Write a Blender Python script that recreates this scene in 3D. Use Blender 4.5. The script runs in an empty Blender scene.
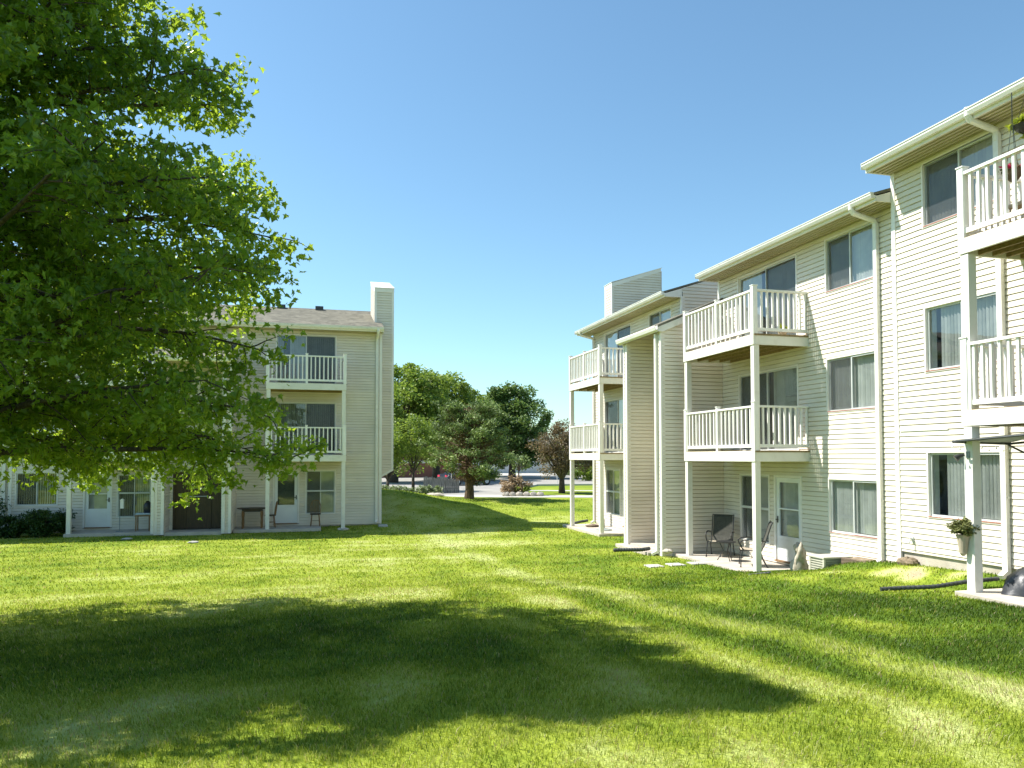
import bpy, bmesh, math, random
import numpy as np
from mathutils import Vector, Matrix
R = math.radians
rng = np.random.default_rng(7)
random.seed(7)
SC = bpy.context.scene
COL = SC.collection
CAMZ = 2.6
HEAD = R(14.7)

# ------------------------------------------------------------------ terrain
def sstep(a, b, x):
    t = np.clip((x - a) / (b - a), 0, 1)
    return t * t * (3 - 2 * t)

_YK = [-40, 0, 5, 10, 13.5, 16.2, 20, 28, 33, 39, 60, 2000]
_ZK = [.95, .95, .80, .46, .20, -.06, -.12, -.16, -.09, .30, .30, .30]
def terrain(x, y):
    x = np.asarray(x, float); y = np.asarray(y, float)
    z = np.interp(y, _YK, _ZK)
    # a little higher along the right hand building, where the ground is banked up
    w = sstep(9.9, 10.9, x) * sstep(15.0, 14.0, y)
    z = z + .22 * w * sstep(16, 13, y)
    w2 = np.exp(-((x - 9.7) / 1.3) ** 2 - ((y - 12.6) / 1.3) ** 2)
    z = z + .16 * w2
    # bank behind the end of the left building
    z = z + .72 * np.exp(-((x - 3.2) / 3.4) ** 2 - ((y - 38.0) / 4.2) ** 2)
    z = z + .30 * np.exp(-((x - 1.5) / 4.5) ** 2 - ((y - 35.0) / 2.6) ** 2) * sstep(2.0, 4.5, x)
    c = sstep(9.1, 9.7, x) * sstep(10.3, 9.7, y) * sstep(4, 6, y)
    z = z * (1 - c) + np.minimum(z, .47) * c
    return z

def vnoise(x, y, s, seed):
    r = np.random.default_rng(seed).random((64, 64))
    u = np.asarray(x) / s + 1000; v = np.asarray(y) / s + 1000
    i = np.floor(u).astype(int); j = np.floor(v).astype(int)
    fu = u - i; fv = v - j
    fu = fu * fu * (3 - 2 * fu); fv = fv * fv * (3 - 2 * fv)
    g = lambda a, b: r[a % 64, b % 64]
    return (g(i, j) * (1 - fu) + g(i + 1, j) * fu) * (1 - fv) + (g(i, j + 1) * (1 - fu) + g(i + 1, j + 1) * fu) * fv

def seg_dist(x, y, pts):
    d = np.full(np.shape(x), 1e9)
    for (ax, ay), (bx, by) in zip(pts[:-1], pts[1:]):
        dx, dy = bx - ax, by - ay
        t = np.clip(((x - ax) * dx + (y - ay) * dy) / (dx * dx + dy * dy), 0, 1)
        d = np.minimum(d, np.hypot(x - ax - t * dx, y - ay - t * dy))
    return d

TRACK = [(4.3, 28.0), (4.35, 22.0), (4.55, 17.0), (4.75, 13.0), (4.95, 9.5), (5.1, 7.0), (5.2, 4.5)]
TRACK2 = [(3.3, 26.0), (3.45, 18.0), (3.7, 12.0), (4.0, 8.0), (4.2, 4.5)]
def tone(x, y):
    """0 = deep green turf, 1 = pale yellow-green, as the mower and the dry patches left it"""
    wx = x + .5 * (vnoise(x, y, 2.5, 11) - .5); wy = y + .5 * (vnoise(x, y, 2.5, 12) - .5)
    n = .5 * vnoise(wx, wy, 1.6, 1) + .3 * vnoise(wx, wy, .55, 2) + .2 * vnoise(wx, wy, 4.5, 3)
    t = .50 + 1.15 * (n - .5)
    t = t + .30 * np.exp(-(seg_dist(wx, wy, TRACK) / .38) ** 4) * sstep(30, 22, y)
    t = t + .22 * np.exp(-(seg_dist(wx, wy, TRACK2) / .32) ** 4) * sstep(28, 20, y)
    xt = np.interp(y, [4.5, 9.5, 13, 17, 28], [5.2, 4.95, 4.75, 4.55, 4.3])
    t = t + .10 * np.tanh(2.5 * np.sin((wx - xt) * 2 * math.pi / 1.3 + 1.2)) * sstep(1.2, 2.6, x) * sstep(9.5, 8, x) * sstep(17, 11, y)
    t = t + .22 * (vnoise(x, y, .26, 8) - .5)
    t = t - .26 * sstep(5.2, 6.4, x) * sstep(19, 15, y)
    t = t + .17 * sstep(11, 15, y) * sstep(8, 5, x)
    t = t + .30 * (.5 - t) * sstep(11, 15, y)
    st = np.sin((y + .05 * x) * 2 * math.pi / 1.15 + 1.4 * (vnoise(x, y, 6, 5) - .5))
    t = t + .07 * st * sstep(15, 19, y) * sstep(5, 2.5, x)
    t = np.clip(t, 0, .98)
    # bare dry spots on the bank
    for (px, py, r_) in ((9.55, 12.9, .30), (10.2, 12.2, .42), (10.3, 11.4, .38), (9.2, 13.4, .22), (6.9, 12.6, .3), (10.6, 11.8, .5), (10.75, 10.8, .42), (8.7, 12.4, .2)):
        t = t + .9 * np.exp(-(((wx - px) / r_) ** 2 + ((wy - py) / (r_ * .55)) ** 2))
    return np.clip(t, 0, 1.4)

# ------------------------------------------------------------------ materials
def newmat(name):
    m = bpy.data.materials.new(name); m.use_nodes = True
    nt = m.node_tree
    return m, nt, nt.nodes['Principled BSDF'], nt.nodes['Material Output']

def noise_mat(name, c1, c2, scale=5, rough=.6, detail=5, bump=0, bscale=None, stretch=(1, 1, 1), metal=0, spec=.5, c3=None, s3=1.2, f3=.3):
    m, nt, b, out = newmat(name)
    N = nt.nodes; L = nt.links
    tc = N.new('ShaderNodeTexCoord'); mp = N.new('ShaderNodeMapping'); mp.inputs['Scale'].default_value = stretch
    L.new(tc.outputs['Object'], mp.inputs['Vector'])
    no = N.new('ShaderNodeTexNoise'); no.inputs['Scale'].default_value = scale; no.inputs['Detail'].default_value = detail
    L.new(mp.outputs[0], no.inputs['Vector'])
    cr = N.new('ShaderNodeValToRGB')
    cr.color_ramp.elements[0].position = .34; cr.color_ramp.elements[1].position = .68
    cr.color_ramp.elements[0].color = (*c1, 1); cr.color_ramp.elements[1].color = (*c2, 1)
    L.new(no.outputs['Fac'], cr.inputs[0])
    col = cr.outputs[0]
    if c3:
        n3 = N.new('ShaderNodeTexNoise'); n3.inputs['Scale'].default_value = s3; n3.inputs['Detail'].default_value = 6
        L.new(tc.outputs['Object'], n3.inputs['Vector'])
        r3 = N.new('ShaderNodeValToRGB'); r3.color_ramp.elements[0].position = .52; r3.color_ramp.elements[1].position = .75
        r3.color_ramp.elements[1].color = (f3, f3, f3, 1)
        L.new(n3.outputs['Fac'], r3.inputs[0])
        mx = N.new('ShaderNodeMixRGB'); mx.inputs[2].default_value = (*c3, 1)
        L.new(r3.outputs[0], mx.inputs[0]); L.new(col, mx.inputs[1]); col = mx.outputs[0]
    L.new(col, b.inputs['Base Color'])
    b.inputs['Roughness'].default_value = rough; b.inputs['Metallic'].default_value = metal
    b.inputs['Specular IOR Level'].default_value = spec
    if bump:
        bp = N.new('ShaderNodeBump'); bp.inputs['Strength'].default_value = bump; bp.inputs['Distance'].default_value = .02
        nb = N.new('ShaderNodeTexNoise'); nb.inputs['Scale'].default_value = bscale or scale * 4; nb.inputs['Detail'].default_value = 4
        L.new(mp.outputs[0], nb.inputs['Vector'])
        L.new(nb.outputs['Fac'], bp.inputs['Height']); L.new(bp.outputs[0], b.inputs['Normal'])
    return m

def leaf_mat(name, dark, light, trans, tw=.45, rough=.45, spec=.4):
    m, nt, b, out = newmat(name)
    N = nt.nodes; L = nt.links
    at = N.new('ShaderNodeAttribute'); at.attribute_name = 'rnd'
    mx = N.new('ShaderNodeMixRGB'); mx.inputs[1].default_value = (*dark, 1); mx.inputs[2].default_value = (*light, 1)
    L.new(at.outputs['Fac'], mx.inputs[0]); L.new(mx.outputs[0], b.inputs['Base Color'])
    b.inputs['Roughness'].default_value = rough; b.inputs['Specular IOR Level'].default_value = spec
    tr = N.new('ShaderNodeBsdfTranslucent')
    m2 = N.new('ShaderNodeMixRGB'); m2.inputs[1].default_value = (*[c * .7 for c in trans], 1); m2.inputs[2].default_value = (*trans, 1)
    L.new(at.outputs['Fac'], m2.inputs[0]); L.new(m2.outputs[0], tr.inputs['Color'])
    ms = N.new('ShaderNodeMixShader'); ms.inputs[0].default_value = tw
    L.new(b.outputs[0], ms.inputs[1]); L.new(tr.outputs[0], ms.inputs[2]); L.new(ms.outputs[0], out.inputs['Surface'])
    return m

def ramp_grass(N, L, src):
    cr = N.new('ShaderNodeValToRGB'); e = cr.color_ramp.elements
    e[0].position = 0; e[0].color = (.045, .085, .010, 1)
    e[1].position = 1; e[1].color = (.38, .30, .19, 1)
    for p, c in ((.22, (.11, .18, .016)), (.45, (.255, .31, .032)), (.68, (.42, .46, .17)), (.82, (.37, .30, .19))):
        k = e.new(p); k.color = (*c, 1)
    L.new(src, cr.inputs[0])
    return cr.outputs[0]

def grass_mat():
    m, nt, b, out = newmat('grass_blades')
    N = nt.nodes; L = nt.links
    at = N.new('ShaderNodeAttribute'); at.attribute_name = 'tone'
    mm = N.new('ShaderNodeMath'); mm.operation = 'MULTIPLY'; mm.inputs[1].default_value = 1 / 1.4
    L.new(at.outputs['Fac'], mm.inputs[0])
    col = ramp_grass(N, L, mm.outputs[0])
    L.new(col, b.inputs['Base Color']); b.inputs['Roughness'].default_value = .5; b.inputs['Specular IOR Level'].default_value = .3
    tr = N.new('ShaderNodeBsdfTranslucent')
    br = N.new('ShaderNodeMixRGB'); br.blend_type = 'MULTIPLY'; br.inputs[0].default_value = 1; br.inputs[2].default_value = (1.4, 1.32, .85, 1)
    L.new(col, br.inputs[1]); L.new(br.outputs[0], tr.inputs['Color'])
    ms = N.new('ShaderNodeMixShader'); ms.inputs[0].default_value = .40
    L.new(b.outputs[0], ms.inputs[1]); L.new(tr.outputs[0], ms.inputs[2]); L.new(ms.outputs[0], out.inputs['Surface'])
    return m

def ground_mat():
    m, nt, b, out = newmat('turf')
    N = nt.nodes; L = nt.links
    at = N.new('ShaderNodeAttribute'); at.attribute_name = 'tone'
    tc = N.new('ShaderNodeTexCoord')
    no = N.new('ShaderNodeTexNoise'); no.inputs['Scale'].default_value = 9; no.inputs['Detail'].default_value = 8; no.inputs['Roughness'].default_value = .7
    L.new(tc.outputs['Object'], no.inputs['Vector'])
    a1 = N.new('ShaderNodeMath'); a1.operation = 'MULTIPLY_ADD'; a1.inputs[1].default_value = .55; 
    L.new(no.outputs['Fac'], a1.inputs[0])
    a0 = N.new('ShaderNodeMath'); a0.operation = 'SUBTRACT'; a0.inputs[1].default_value = .27
    L.new(at.outputs['Fac'], a0.inputs[0]); L.new(a0.outputs[0], a1.inputs[2])
    mm = N.new('ShaderNodeMath'); mm.operation = 'MULTIPLY'; mm.inputs[1].default_value = 1 / 1.4
    L.new(a1.outputs[0], mm.inputs[0])
    col = ramp_grass(N, L, mm.outputs[0])
    L.new(col, b.inputs['Base Color']); b.inputs['Roughness'].default_value = .9; b.inputs['Specular IOR Level'].default_value = .1
    bp = N.new('ShaderNodeBump'); bp.inputs['Strength'].default_value = .7; bp.inputs['Distance'].default_value = .05
    n2 = N.new('ShaderNodeTexNoise'); n2.inputs['Scale'].default_value = 22; n2.inputs['Detail'].default_value = 6
    L.new(tc.outputs['Object'], n2.inputs['Vector']); L.new(n2.outputs['Fac'], bp.inputs['Height']); L.new(bp.outputs[0], b.inputs['Normal'])
    return m

def glass_mat(name='window_glass', tint=(.86, .90, .90), fac=.09, rough=.015):
    m, nt, b, out = newmat(name)
    N = nt.nodes; L = nt.links
    N.remove(b)
    t = N.new('ShaderNodeBsdfTransparent'); t.inputs[0].default_value = (*tint, 1)
    g = N.new('ShaderNodeBsdfGlossy'); g.inputs['Roughness'].default_value = rough; g.inputs['Color'].default_value = (.95, .97, 1, 1)
    lw = N.new('ShaderNodeLayerWeight'); lw.inputs[0].default_value = .5
    f = N.new('ShaderNodeMath'); f.operation = 'POWER'; f.inputs[1].default_value = 3.6; L.new(lw.outputs['Facing'], f.inputs[0])
    a = N.new('ShaderNodeMath'); a.operation = 'ADD'; a.inputs[1].default_value = fac; a.use_clamp = True
    L.new(f.outputs[0], a.inputs[0])
    no = N.new('ShaderNodeTexNoise'); no.inputs['Scale'].default_value = 1.3
    bp = N.new('ShaderNodeBump'); bp.inputs['Strength'].default_value = .08; bp.inputs['Distance'].default_value = .03
    tc = N.new('ShaderNodeTexCoord'); L.new(tc.outputs['Object'], no.inputs['Vector'])
    L.new(no.outputs['Fac'], bp.inputs['Height']); L.new(bp.outputs[0], g.inputs['Normal'])
    s = N.new('ShaderNodeMixShader'); L.new(a.outputs[0], s.inputs[0]); L.new(t.outputs[0], s.inputs[1]); L.new(g.outputs[0], s.inputs[2])
    L.new(s.outputs[0], out.inputs['Surface'])
    return m

def screen_mat():
    m, nt, b, out = newmat('insect_screen')
    N = nt.nodes; L = nt.links
    b.inputs['Base Color'].default_value = (.05, .055, .055, 1); b.inputs['Roughness'].default_value = .8
    t = N.new('ShaderNodeBsdfTransparent')
    s = N.new('ShaderNodeMixShader'); s.inputs[0].default_value = .45
    L.new(t.outputs[0], s.inputs[1]); L.new(b.outputs[0], s.inputs[2]); L.new(s.outputs[0], out.inputs['Surface'])
    return m

def shingle_mat():
    m, nt, b, out = newmat('shingles')
    N = nt.nodes; L = nt.links
    tc = N.new('ShaderNodeTexCoord'); mp = N.new('ShaderNodeMapping'); mp.inputs['Scale'].default_value = (3, 3, 3)
    L.new(tc.outputs['Object'], mp.inputs['Vector'])
    vo = N.new('ShaderNodeTexVoronoi'); vo.inputs['Scale'].default_value = 1.6; L.new(mp.outputs[0], vo.inputs['Vector'])
    no = N.new('ShaderNodeTexNoise'); no.inputs['Scale'].default_value = 4; no.inputs['Detail'].default_value = 6; L.new(tc.outputs['Object'], no.inputs['Vector'])
    cr = N.new('ShaderNodeValToRGB'); cr.color_ramp.elements[0].color = (.075, .072, .056, 1); cr.color_ramp.elements[1].color = (.235, .218, .168, 1)
    sp = N.new('ShaderNodeSeparateColor'); L.new(vo.outputs['Color'], sp.inputs[0])
    mx = N.new('ShaderNodeMath'); mx.operation = 'MULTIPLY_ADD'; mx.inputs[1].default_value = .5
    L.new(no.outputs['Fac'], mx.inputs[0])
    m2 = N.new('ShaderNodeMath'); m2.operation = 'MULTIPLY'; m2.inputs[1].default_value = .5; L.new(sp.outputs[0], m2.inputs[0]); L.new(m2.outputs[0], mx.inputs[2])
    L.new(mx.outputs[0], cr.inputs[0]); L.new(cr.outputs[0], b.inputs['Base Color'])
    b.inputs['Roughness'].default_value = .9; b.inputs['Specular IOR Level'].default_value = .15
    bp = N.new('ShaderNodeBump'); bp.inputs['Strength'].default_value = .6; L.new(mx.outputs[0], bp.inputs['Height']); L.new(bp.outputs[0], b.inputs['Normal'])
    return m

M = {}
M['siding'] = noise_mat('cream_siding', (.70, .635, .53), (.75, .69, .59), 1.3, .55, stretch=(1, 1, .5), c3=(.50, .45, .34), s3=.9, f3=.28, bump=.04, bscale=30)
def board_variation(m):
    nt = m.node_tree; N = nt.nodes; L = nt.links; b = N['Principled BSDF']
    src = b.inputs['Base Color'].links[0].from_socket
    tc = N.new('ShaderNodeTexCoord'); sx = N.new('ShaderNodeSeparateXYZ'); L.new(tc.outputs['Object'], sx.inputs[0])
    def mth(op, a, b_=None):
        n = N.new('ShaderNodeMath'); n.operation = op
        for i, v in enumerate((a, b_)):
            if v is None: continue
            if isinstance(v, (int, float)): n.inputs[i].default_value = v
            else: L.new(v, n.inputs[i])
        return n.outputs[0]
    k = mth('FLOOR', mth('DIVIDE', sx.outputs[2], .1068))
    w = N.new('ShaderNodeTexWhiteNoise'); w.noise_dimensions = '1D'; L.new(k, w.inputs['W'])
    seg = mth('FLOOR', mth('ADD', mth('DIVIDE', mth('ADD', sx.outputs[0], sx.outputs[1]), 3.66), w.outputs['Value']))
    cb = N.new('ShaderNodeCombineXYZ'); L.new(k, cb.inputs[0]); L.new(seg, cb.inputs[1])
    w2 = N.new('ShaderNodeTexWhiteNoise'); w2.noise_dimensions = '2D'; L.new(cb.outputs[0], w2.inputs['Vector'])
    f = mth('MULTIPLY_ADD', w2.outputs['Value'], .09); f.node.inputs[2].default_value = .93
    mx = N.new('ShaderNodeMixRGB'); mx.blend_type = 'MULTIPLY'; mx.inputs[0].default_value = 1
    L.new(src, mx.inputs[1]); L.new(f, mx.inputs[2]); L.new(mx.outputs[0], b.inputs['Base Color'])
board_variation(M['siding'])
M['trim'] = noise_mat('white_trim', (.76, .725, .665), (.81, .775, .72), 2.5, .45, c3=(.58, .54, .45), s3=3.5, f3=.22)
M['rail'] = noise_mat('white_rail', (.79, .765, .72), (.84, .815, .775), 3, .4, c3=(.62, .58, .50), s3=4, f3=.15)
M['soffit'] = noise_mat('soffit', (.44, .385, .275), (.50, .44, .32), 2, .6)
M['fascia'] = noise_mat('fascia_boards', (.72, .69, .62), (.78, .75, .68), 2, .55, c3=(.52, .47, .37), s3=5, f3=.3)
M['gutter'] = noise_mat('gutter', (.70, .68, .62), (.77, .75, .69), 2, .4, c3=(.50, .46, .38), s3=6, f3=.35)
M['joist'] = noise_mat('deck_lumber', (.20, .135, .06), (.33, .24, .12), 3, .8, stretch=(1, 6, 6))
M['shingle'] = shingle_mat()
M['glass'] = glass_mat()
M['screen'] = screen_mat()
M['blind'] = noise_mat('blinds', (.44, .44, .41), (.54, .54, .50), 4, .7)
M['blind2'] = noise_mat('old_blinds', (.36, .36, .33), (.48, .47, .43), 3, .7)
M['alu'] = noise_mat('window_frame', (.50, .52, .50), (.60, .62, .60), 3, .4)
M['red'] = noise_mat('red_caulk', (.42, .10, .06), (.50, .18, .12), 8, .7)
M['doorwhite'] = noise_mat('white_door', (.70, .72, .72), (.76, .78, .78), 2, .35)
M['doorbrown'] = noise_mat('dark_wood_door', (.030, .016, .008), (.060, .033, .016), 3, .45, stretch=(8, 8, 1))
M['brass'] = noise_mat('brass', (.65, .55, .30), (.75, .65, .40), 5, .3, metal=.7)
M['concrete'] = noise_mat('concrete', (.42, .37, .30), (.54, .485, .41), 3, .85, c3=(.30, .26, .21), s3=2, f3=.4, bump=.2, bscale=40)
M['path'] = noise_mat('pale_concrete', (.40, .38, .35), (.50, .48, .44), 1.2, .9, bump=.1, bscale=20)
M['asphalt'] = noise_mat('worn_asphalt', (.26, .245, .22), (.34, .32, .285), .6, .95, c3=(.14, .135, .13), s3=.3, f3=.5)
M['black'] = noise_mat('black_metal', (.018, .018, .018), (.03, .03, .03), 9, .4)
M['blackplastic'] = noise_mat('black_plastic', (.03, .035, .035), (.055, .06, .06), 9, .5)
M['sling'] = noise_mat('sling_fabric', (.40, .33, .24), (.46, .39, .29), 20, .8)
M['slingshade'] = noise_mat('shaded_sling_fabric', (.045, .045, .035), (.07, .07, .055), 20, .8)  # the same sling, darkened to paint in the backrest's shade
M['tarp'] = noise_mat('black_cover', (.022, .024, .028), (.04, .043, .05), 4, .38, bump=.5, bscale=6)
M['stone'] = noise_mat('stone', (.34, .29, .21), (.58, .52, .42), 7, .9, c3=(.22, .19, .12), s3=9, f3=.7, bump=.6, bscale=16)
M['rock'] = noise_mat('pale_rock', (.36, .32, .27), (.55, .50, .43), 5, .9, bump=.6, bscale=12)
M['acgreen'] = noise_mat('greygreen_metal', (.25, .29, .22), (.33, .36, .28), 6, .5)
M['actan'] = noise_mat('tan_metal', (.50, .47, .38), (.58, .55, .46), 6, .5)
M['timber'] = noise_mat('weathered_timber', (.10, .07, .045), (.20, .15, .10), 4, .9, stretch=(8, 1, 8), bump=.3)
M['woodtan'] = noise_mat('varnished_wood', (.16, .085, .03), (.27, .15, .06), 8, .5, stretch=(3, 3, 1))
M['wooddark'] = noise_mat('dark_tabletop', (.035, .026, .02), (.07, .05, .035), 6, .55)
M['dirt'] = noise_mat('dirt', (.16, .12, .075), (.27, .21, .14), 9, .95, bump=.5)
M['bark'] = noise_mat('bark', (.045, .034, .024), (.12, .095, .07), 9, .9, stretch=(3, 3, .7), bump=.7, bscale=14)
M['bark2'] = noise_mat('brown_bark', (.055, .035, .02), (.14, .09, .05), 7, .9, stretch=(3, 3, .7), bump=.5)
M['greywood'] = noise_mat('silvered_wood', (.12, .12, .115), (.30, .30, .29), 5, .9, stretch=(4, 4, .5), bump=.4)
M['brick'] = noise_mat('red_brick', (.24, .095, .07), (.36, .16, .12), 14, .9)
M['whitewall'] = noise_mat('white_wall', (.55, .54, .52), (.66, .65, .63), 2, .7)
M['greyroof'] = noise_mat('grey_roof', (.16, .15, .14), (.27, .26, .24), 5, .9)
M['paleroof'] = noise_mat('pale_roof', (.38, .35, .31), (.50, .47, .43), 5, .9)
M['yellowcar'] = noise_mat('olive_yellow_paint', (.42, .37, .10), (.46, .41, .12), 2, .3)
M['darkcar'] = noise_mat('dark_blue_paint', (.015, .02, .035), (.02, .03, .05), 2, .25)
M['bluecar'] = noise_mat('pale_blue_paint', (.42, .50, .58), (.48, .56, .64), 2, .25)
M['tyre'] = noise_mat('tyre', (.015, .015, .015), (.03, .03, .03), 20, .9)
M['carglass'] = noise_mat('car_glass', (.02, .025, .03), (.04, .045, .05), 2, .1)
M['redcloth'] = noise_mat('red_cloth', (.60, .02, .06), (.68, .04, .09), 5, .8)
M['yellowcloth'] = noise_mat('yellow_cloth', (.75, .55, .06), (.8, .62, .1), 5, .8)
M['pot'] = noise_mat('pot', (.35, .29, .20), (.45, .38, .28), 6, .8)
M['greypot'] = noise_mat('grey_pot', (.20, .23, .22), (.27, .30, .29), 6, .8)
M['maple'] = leaf_mat('maple_leaves', (.035, .10, .012), (.12, .225, .025), (.50, .66, .045), .52, .36, .5)
M['farleaf'] = leaf_mat('oak_leaves', (.06, .11, .016), (.24, .33, .045), (.34, .46, .06), .35, .5)
M['darkleaf'] = leaf_mat('dark_tree_leaves', (.035, .080, .020), (.16, .25, .06), (.24, .36, .07), .30, .5)
M['brightleaf'] = leaf_mat('locust_leaves', (.090, .160, .018), (.180, .260, .035), (.30, .40, .05), .45, .5)
M['pine'] = leaf_mat('pine_needles', (.045, .080, .024), (.32, .42, .13), (.20, .28, .07), .2, .6)
M['deadtwig'] = leaf_mat('brown_needles', (.12, .065, .03), (.26, .15, .08), (.16, .09, .04), .2, .7)
M['purple'] = leaf_mat('purple_leaves', (.07, .055, .030), (.26, .20, .11), (.24, .17, .07), .3, .6)
M['shrub'] = leaf_mat('shrub_leaves', (.018, .050, .012), (.045, .095, .020), (.07, .13, .02), .3, .45)
M['palegreen'] = leaf_mat('pale_plant_leaves', (.20, .26, .13), (.38, .42, .27), (.25, .32, .12), .35, .6)
M['tangrass'] = leaf_mat('tan_plumes', (.34, .24, .15), (.50, .38, .25), (.3, .22, .12), .35, .7)
M['limeleaf'] = leaf_mat('lime_leaves', (.26, .34, .03), (.42, .46, .06), (.45, .5, .05), .4, .5)
M['coleus'] = leaf_mat('mixed_leaves', (.10, .11, .04), (.24, .26, .09), (.2, .2, .06), .35, .5)
M['pinkflower'] = leaf_mat('pink_petals', (.70, .03, .16), (.80, .08, .25), (.7, .05, .2), .35, .5)
M['grass'] = grass_mat()
M['ground'] = ground_mat()

# ------------------------------------------------------------------ mesh helpers
WL = {}           # world location of each empty / object used as a parent
def wloc(o):
    return WL.get(o.name, Vector((0, 0, 0))) if o else Vector((0, 0, 0))

def tag(o, label=None, cat=None, group=None, kind=None):
    if label: o['label'] = label
    if cat: o['category'] = cat
    if group: o['group'] = group
    if kind: o['kind'] = kind
    return o

def empty(name, loc, rz=0, label=None, cat=None, group=None):
    o = bpy.data.objects.new(name, None); COL.objects.link(o)
    o.location = loc; o.rotation_euler = (0, 0, rz); o.empty_display_size = .3
    WL[o.name] = Vector(loc)
    return tag(o, label, cat, group)

class MB:
    def __init__(s, T=None):
        s.v = []; s.f = []; s.T = T
    def pt(s, p):
        if s.T: p = s.T(*p)
        s.v.append(Vector(p)); return len(s.v) - 1
    def poly(s, pts):
        s.f.append([s.pt(p) for p in pts])
    def box(s, a, b):
        (x0, y0, z0), (x1, y1, z1) = a, b
        i = [s.pt(p) for p in ((x0, y0, z0), (x1, y0, z0), (x1, y1, z0), (x0, y1, z0), (x0, y0, z1), (x1, y0, z1), (x1, y1, z1), (x0, y1, z1))]
        for q in ((0, 3, 2, 1), (4, 5, 6, 7), (0, 1, 5, 4), (1, 2, 6, 5), (2, 3, 7, 6), (3, 0, 4, 7)):
            s.f.append([i[k] for k in q])
    def prism(s, prof, u0, u1, axis):
        """extrude a closed profile. axis 's': prof=(d,z) along s;  axis 'd': prof=(s,z) along d; axis 'z': prof=(s,d) along z"""
        def mk(u, p):
            return {'s': (u, p[0], p[1]), 'd': (p[0], u, p[1]), 'z': (p[0], p[1], u)}[axis]
        A = [s.pt(mk(u0, p)) for p in prof]; B = [s.pt(mk(u1, p)) for p in prof]
        n = len(prof)
        s.f.append(A[::-1]); s.f.append(B)
        for k in range(n): s.f.append([A[k], A[(k + 1) % n], B[(k + 1) % n], B[k]])
    def bar(s, p, q, w, h=None, up=(0, 0, 1)):
        h = h or w
        p = Vector(p); q = Vector(q); d = (q - p).normalized(); up = Vector(up)
        if abs(d.dot(up)) > .97: up = Vector((1, 0, 0))
        a = d.cross(up).normalized() * w / 2; b = a.cross(d).normalized() * h / 2
        i = [s.pt(c) for c in (p - a - b, p + a - b, p + a + b, p - a + b, q - a - b, q + a - b, q + a + b, q - a + b)]
        for k in ((0, 1, 2, 3), (7, 6, 5, 4), (0, 4, 5, 1), (1, 5, 6, 2), (2, 6, 7, 3), (3, 7, 4, 0)):
            s.f.append([i[j] for j in k])
    def tube(s, pts, r, n=8, cap=True):
        """r number or list"""
        pts = [Vector(p) for p in pts]
        rr = r if isinstance(r, (list, tuple)) else [r] * len(pts)
        rings = []
        ref = None
        for k, p in enumerate(pts):
            d = (pts[min(k + 1, len(pts) - 1)] - pts[max(k - 1, 0)]).normalized()
            if ref is None:
                ref = d.orthogonal().normalized()
            ref = (ref - d * ref.dot(d)).normalized()
            b = d.cross(ref)
            rings.append([s.pt(p + (ref * math.cos(2 * math.pi * j / n) + b * math.sin(2 * math.pi * j / n)) * rr[k]) for j in range(n)])
        for a, b in zip(rings[:-1], rings[1:]):
            for j in range(n): s.f.append([a[j], a[(j + 1) % n], b[(j + 1) % n], b[j]])
        if cap: s.f.append(rings[0][::-1]); s.f.append(rings[-1])
    def lathe(s, prof, c=(0, 0, 0), n=20):
        rings = []
        for (r, z) in prof:
            rings.append([s.pt((c[0] + r * math.cos(2 * math.pi * j / n), c[1] + r * math.sin(2 * math.pi * j / n), c[2] + z)) for j in range(n)])
        for a, b in zip(rings[:-1], rings[1:]):
            for j in range(n): s.f.append([a[j], a[(j + 1) % n], b[(j + 1) % n], b[j]])
        s.f.append(rings[0][::-1]); s.f.append(rings[-1])
    def build(s, name, mat, parent=None, local=False, smooth=False, bevel=0, fix=True):
        me = bpy.data.meshes.new(name)
        off = Vector((0, 0, 0)) if local else wloc(parent)
        me.from_pydata([v - off for v in s.v], [], s.f)
        if fix:
            bm = bmesh.new(); bm.from_mesh(me); bmesh.ops.recalc_face_normals(bm, faces=bm.faces); bm.to_mesh(me); bm.free()
        me.materials.append(mat if not isinstance(mat, str) else M[mat])
        if smooth: me.polygons.foreach_set('use_smooth', [True] * len(me.polygons))
        o = bpy.data.objects.new(name, me); COL.objects.link(o)
        if parent is not None: o.parent = parent
        WL[o.name] = wloc(parent)
        if bevel:
            b = o.modifiers.new('bevel', 'BEVEL'); b.width = bevel; b.segments = 2; b.limit_method = 'ANGLE'; b.angle_limit = R(40)
        return o

def fastmesh(name, verts, faces, mat, parent=None, attrs=None, smooth=False, local=False):
    """verts (n,3) array, faces: list of 2-D int arrays (each all the same size)"""
    me = bpy.data.meshes.new(name)
    off = np.array(wloc(parent)) if (parent is not None and not local) else np.zeros(3)
    me.vertices.add(len(verts)); me.vertices.foreach_set('co', (verts - off).astype(np.float32).ravel())
    tot = [f.shape[1] * np.ones(len(f), int) for f in faces]
    tot = np.concatenate(tot); start = np.concatenate([[0], np.cumsum(tot)[:-1]])
    loops = np.concatenate([f.ravel() for f in faces])
    me.loops.add(len(loops)); me.loops.foreach_set('vertex_index', loops.astype(np.int32))
    me.polygons.add(len(tot)); me.polygons.foreach_set('loop_start', start.astype(np.int32)); me.polygons.foreach_set('loop_total', tot.astype(np.int32))
    if smooth: me.polygons.foreach_set('use_smooth', np.ones(len(tot), bool))
    me.update(calc_edges=True)
    for k, a in (attrs or {}).items():
        at = me.attributes.new(k, 'FLOAT', 'POINT'); at.data.foreach_set('value', a.astype(np.float32))
    me.materials.append(M[mat] if isinstance(mat, str) else mat)
    o = bpy.data.objects.new(name, me); COL.objects.link(o)
    if parent is not None: o.parent = parent
    return o

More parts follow.
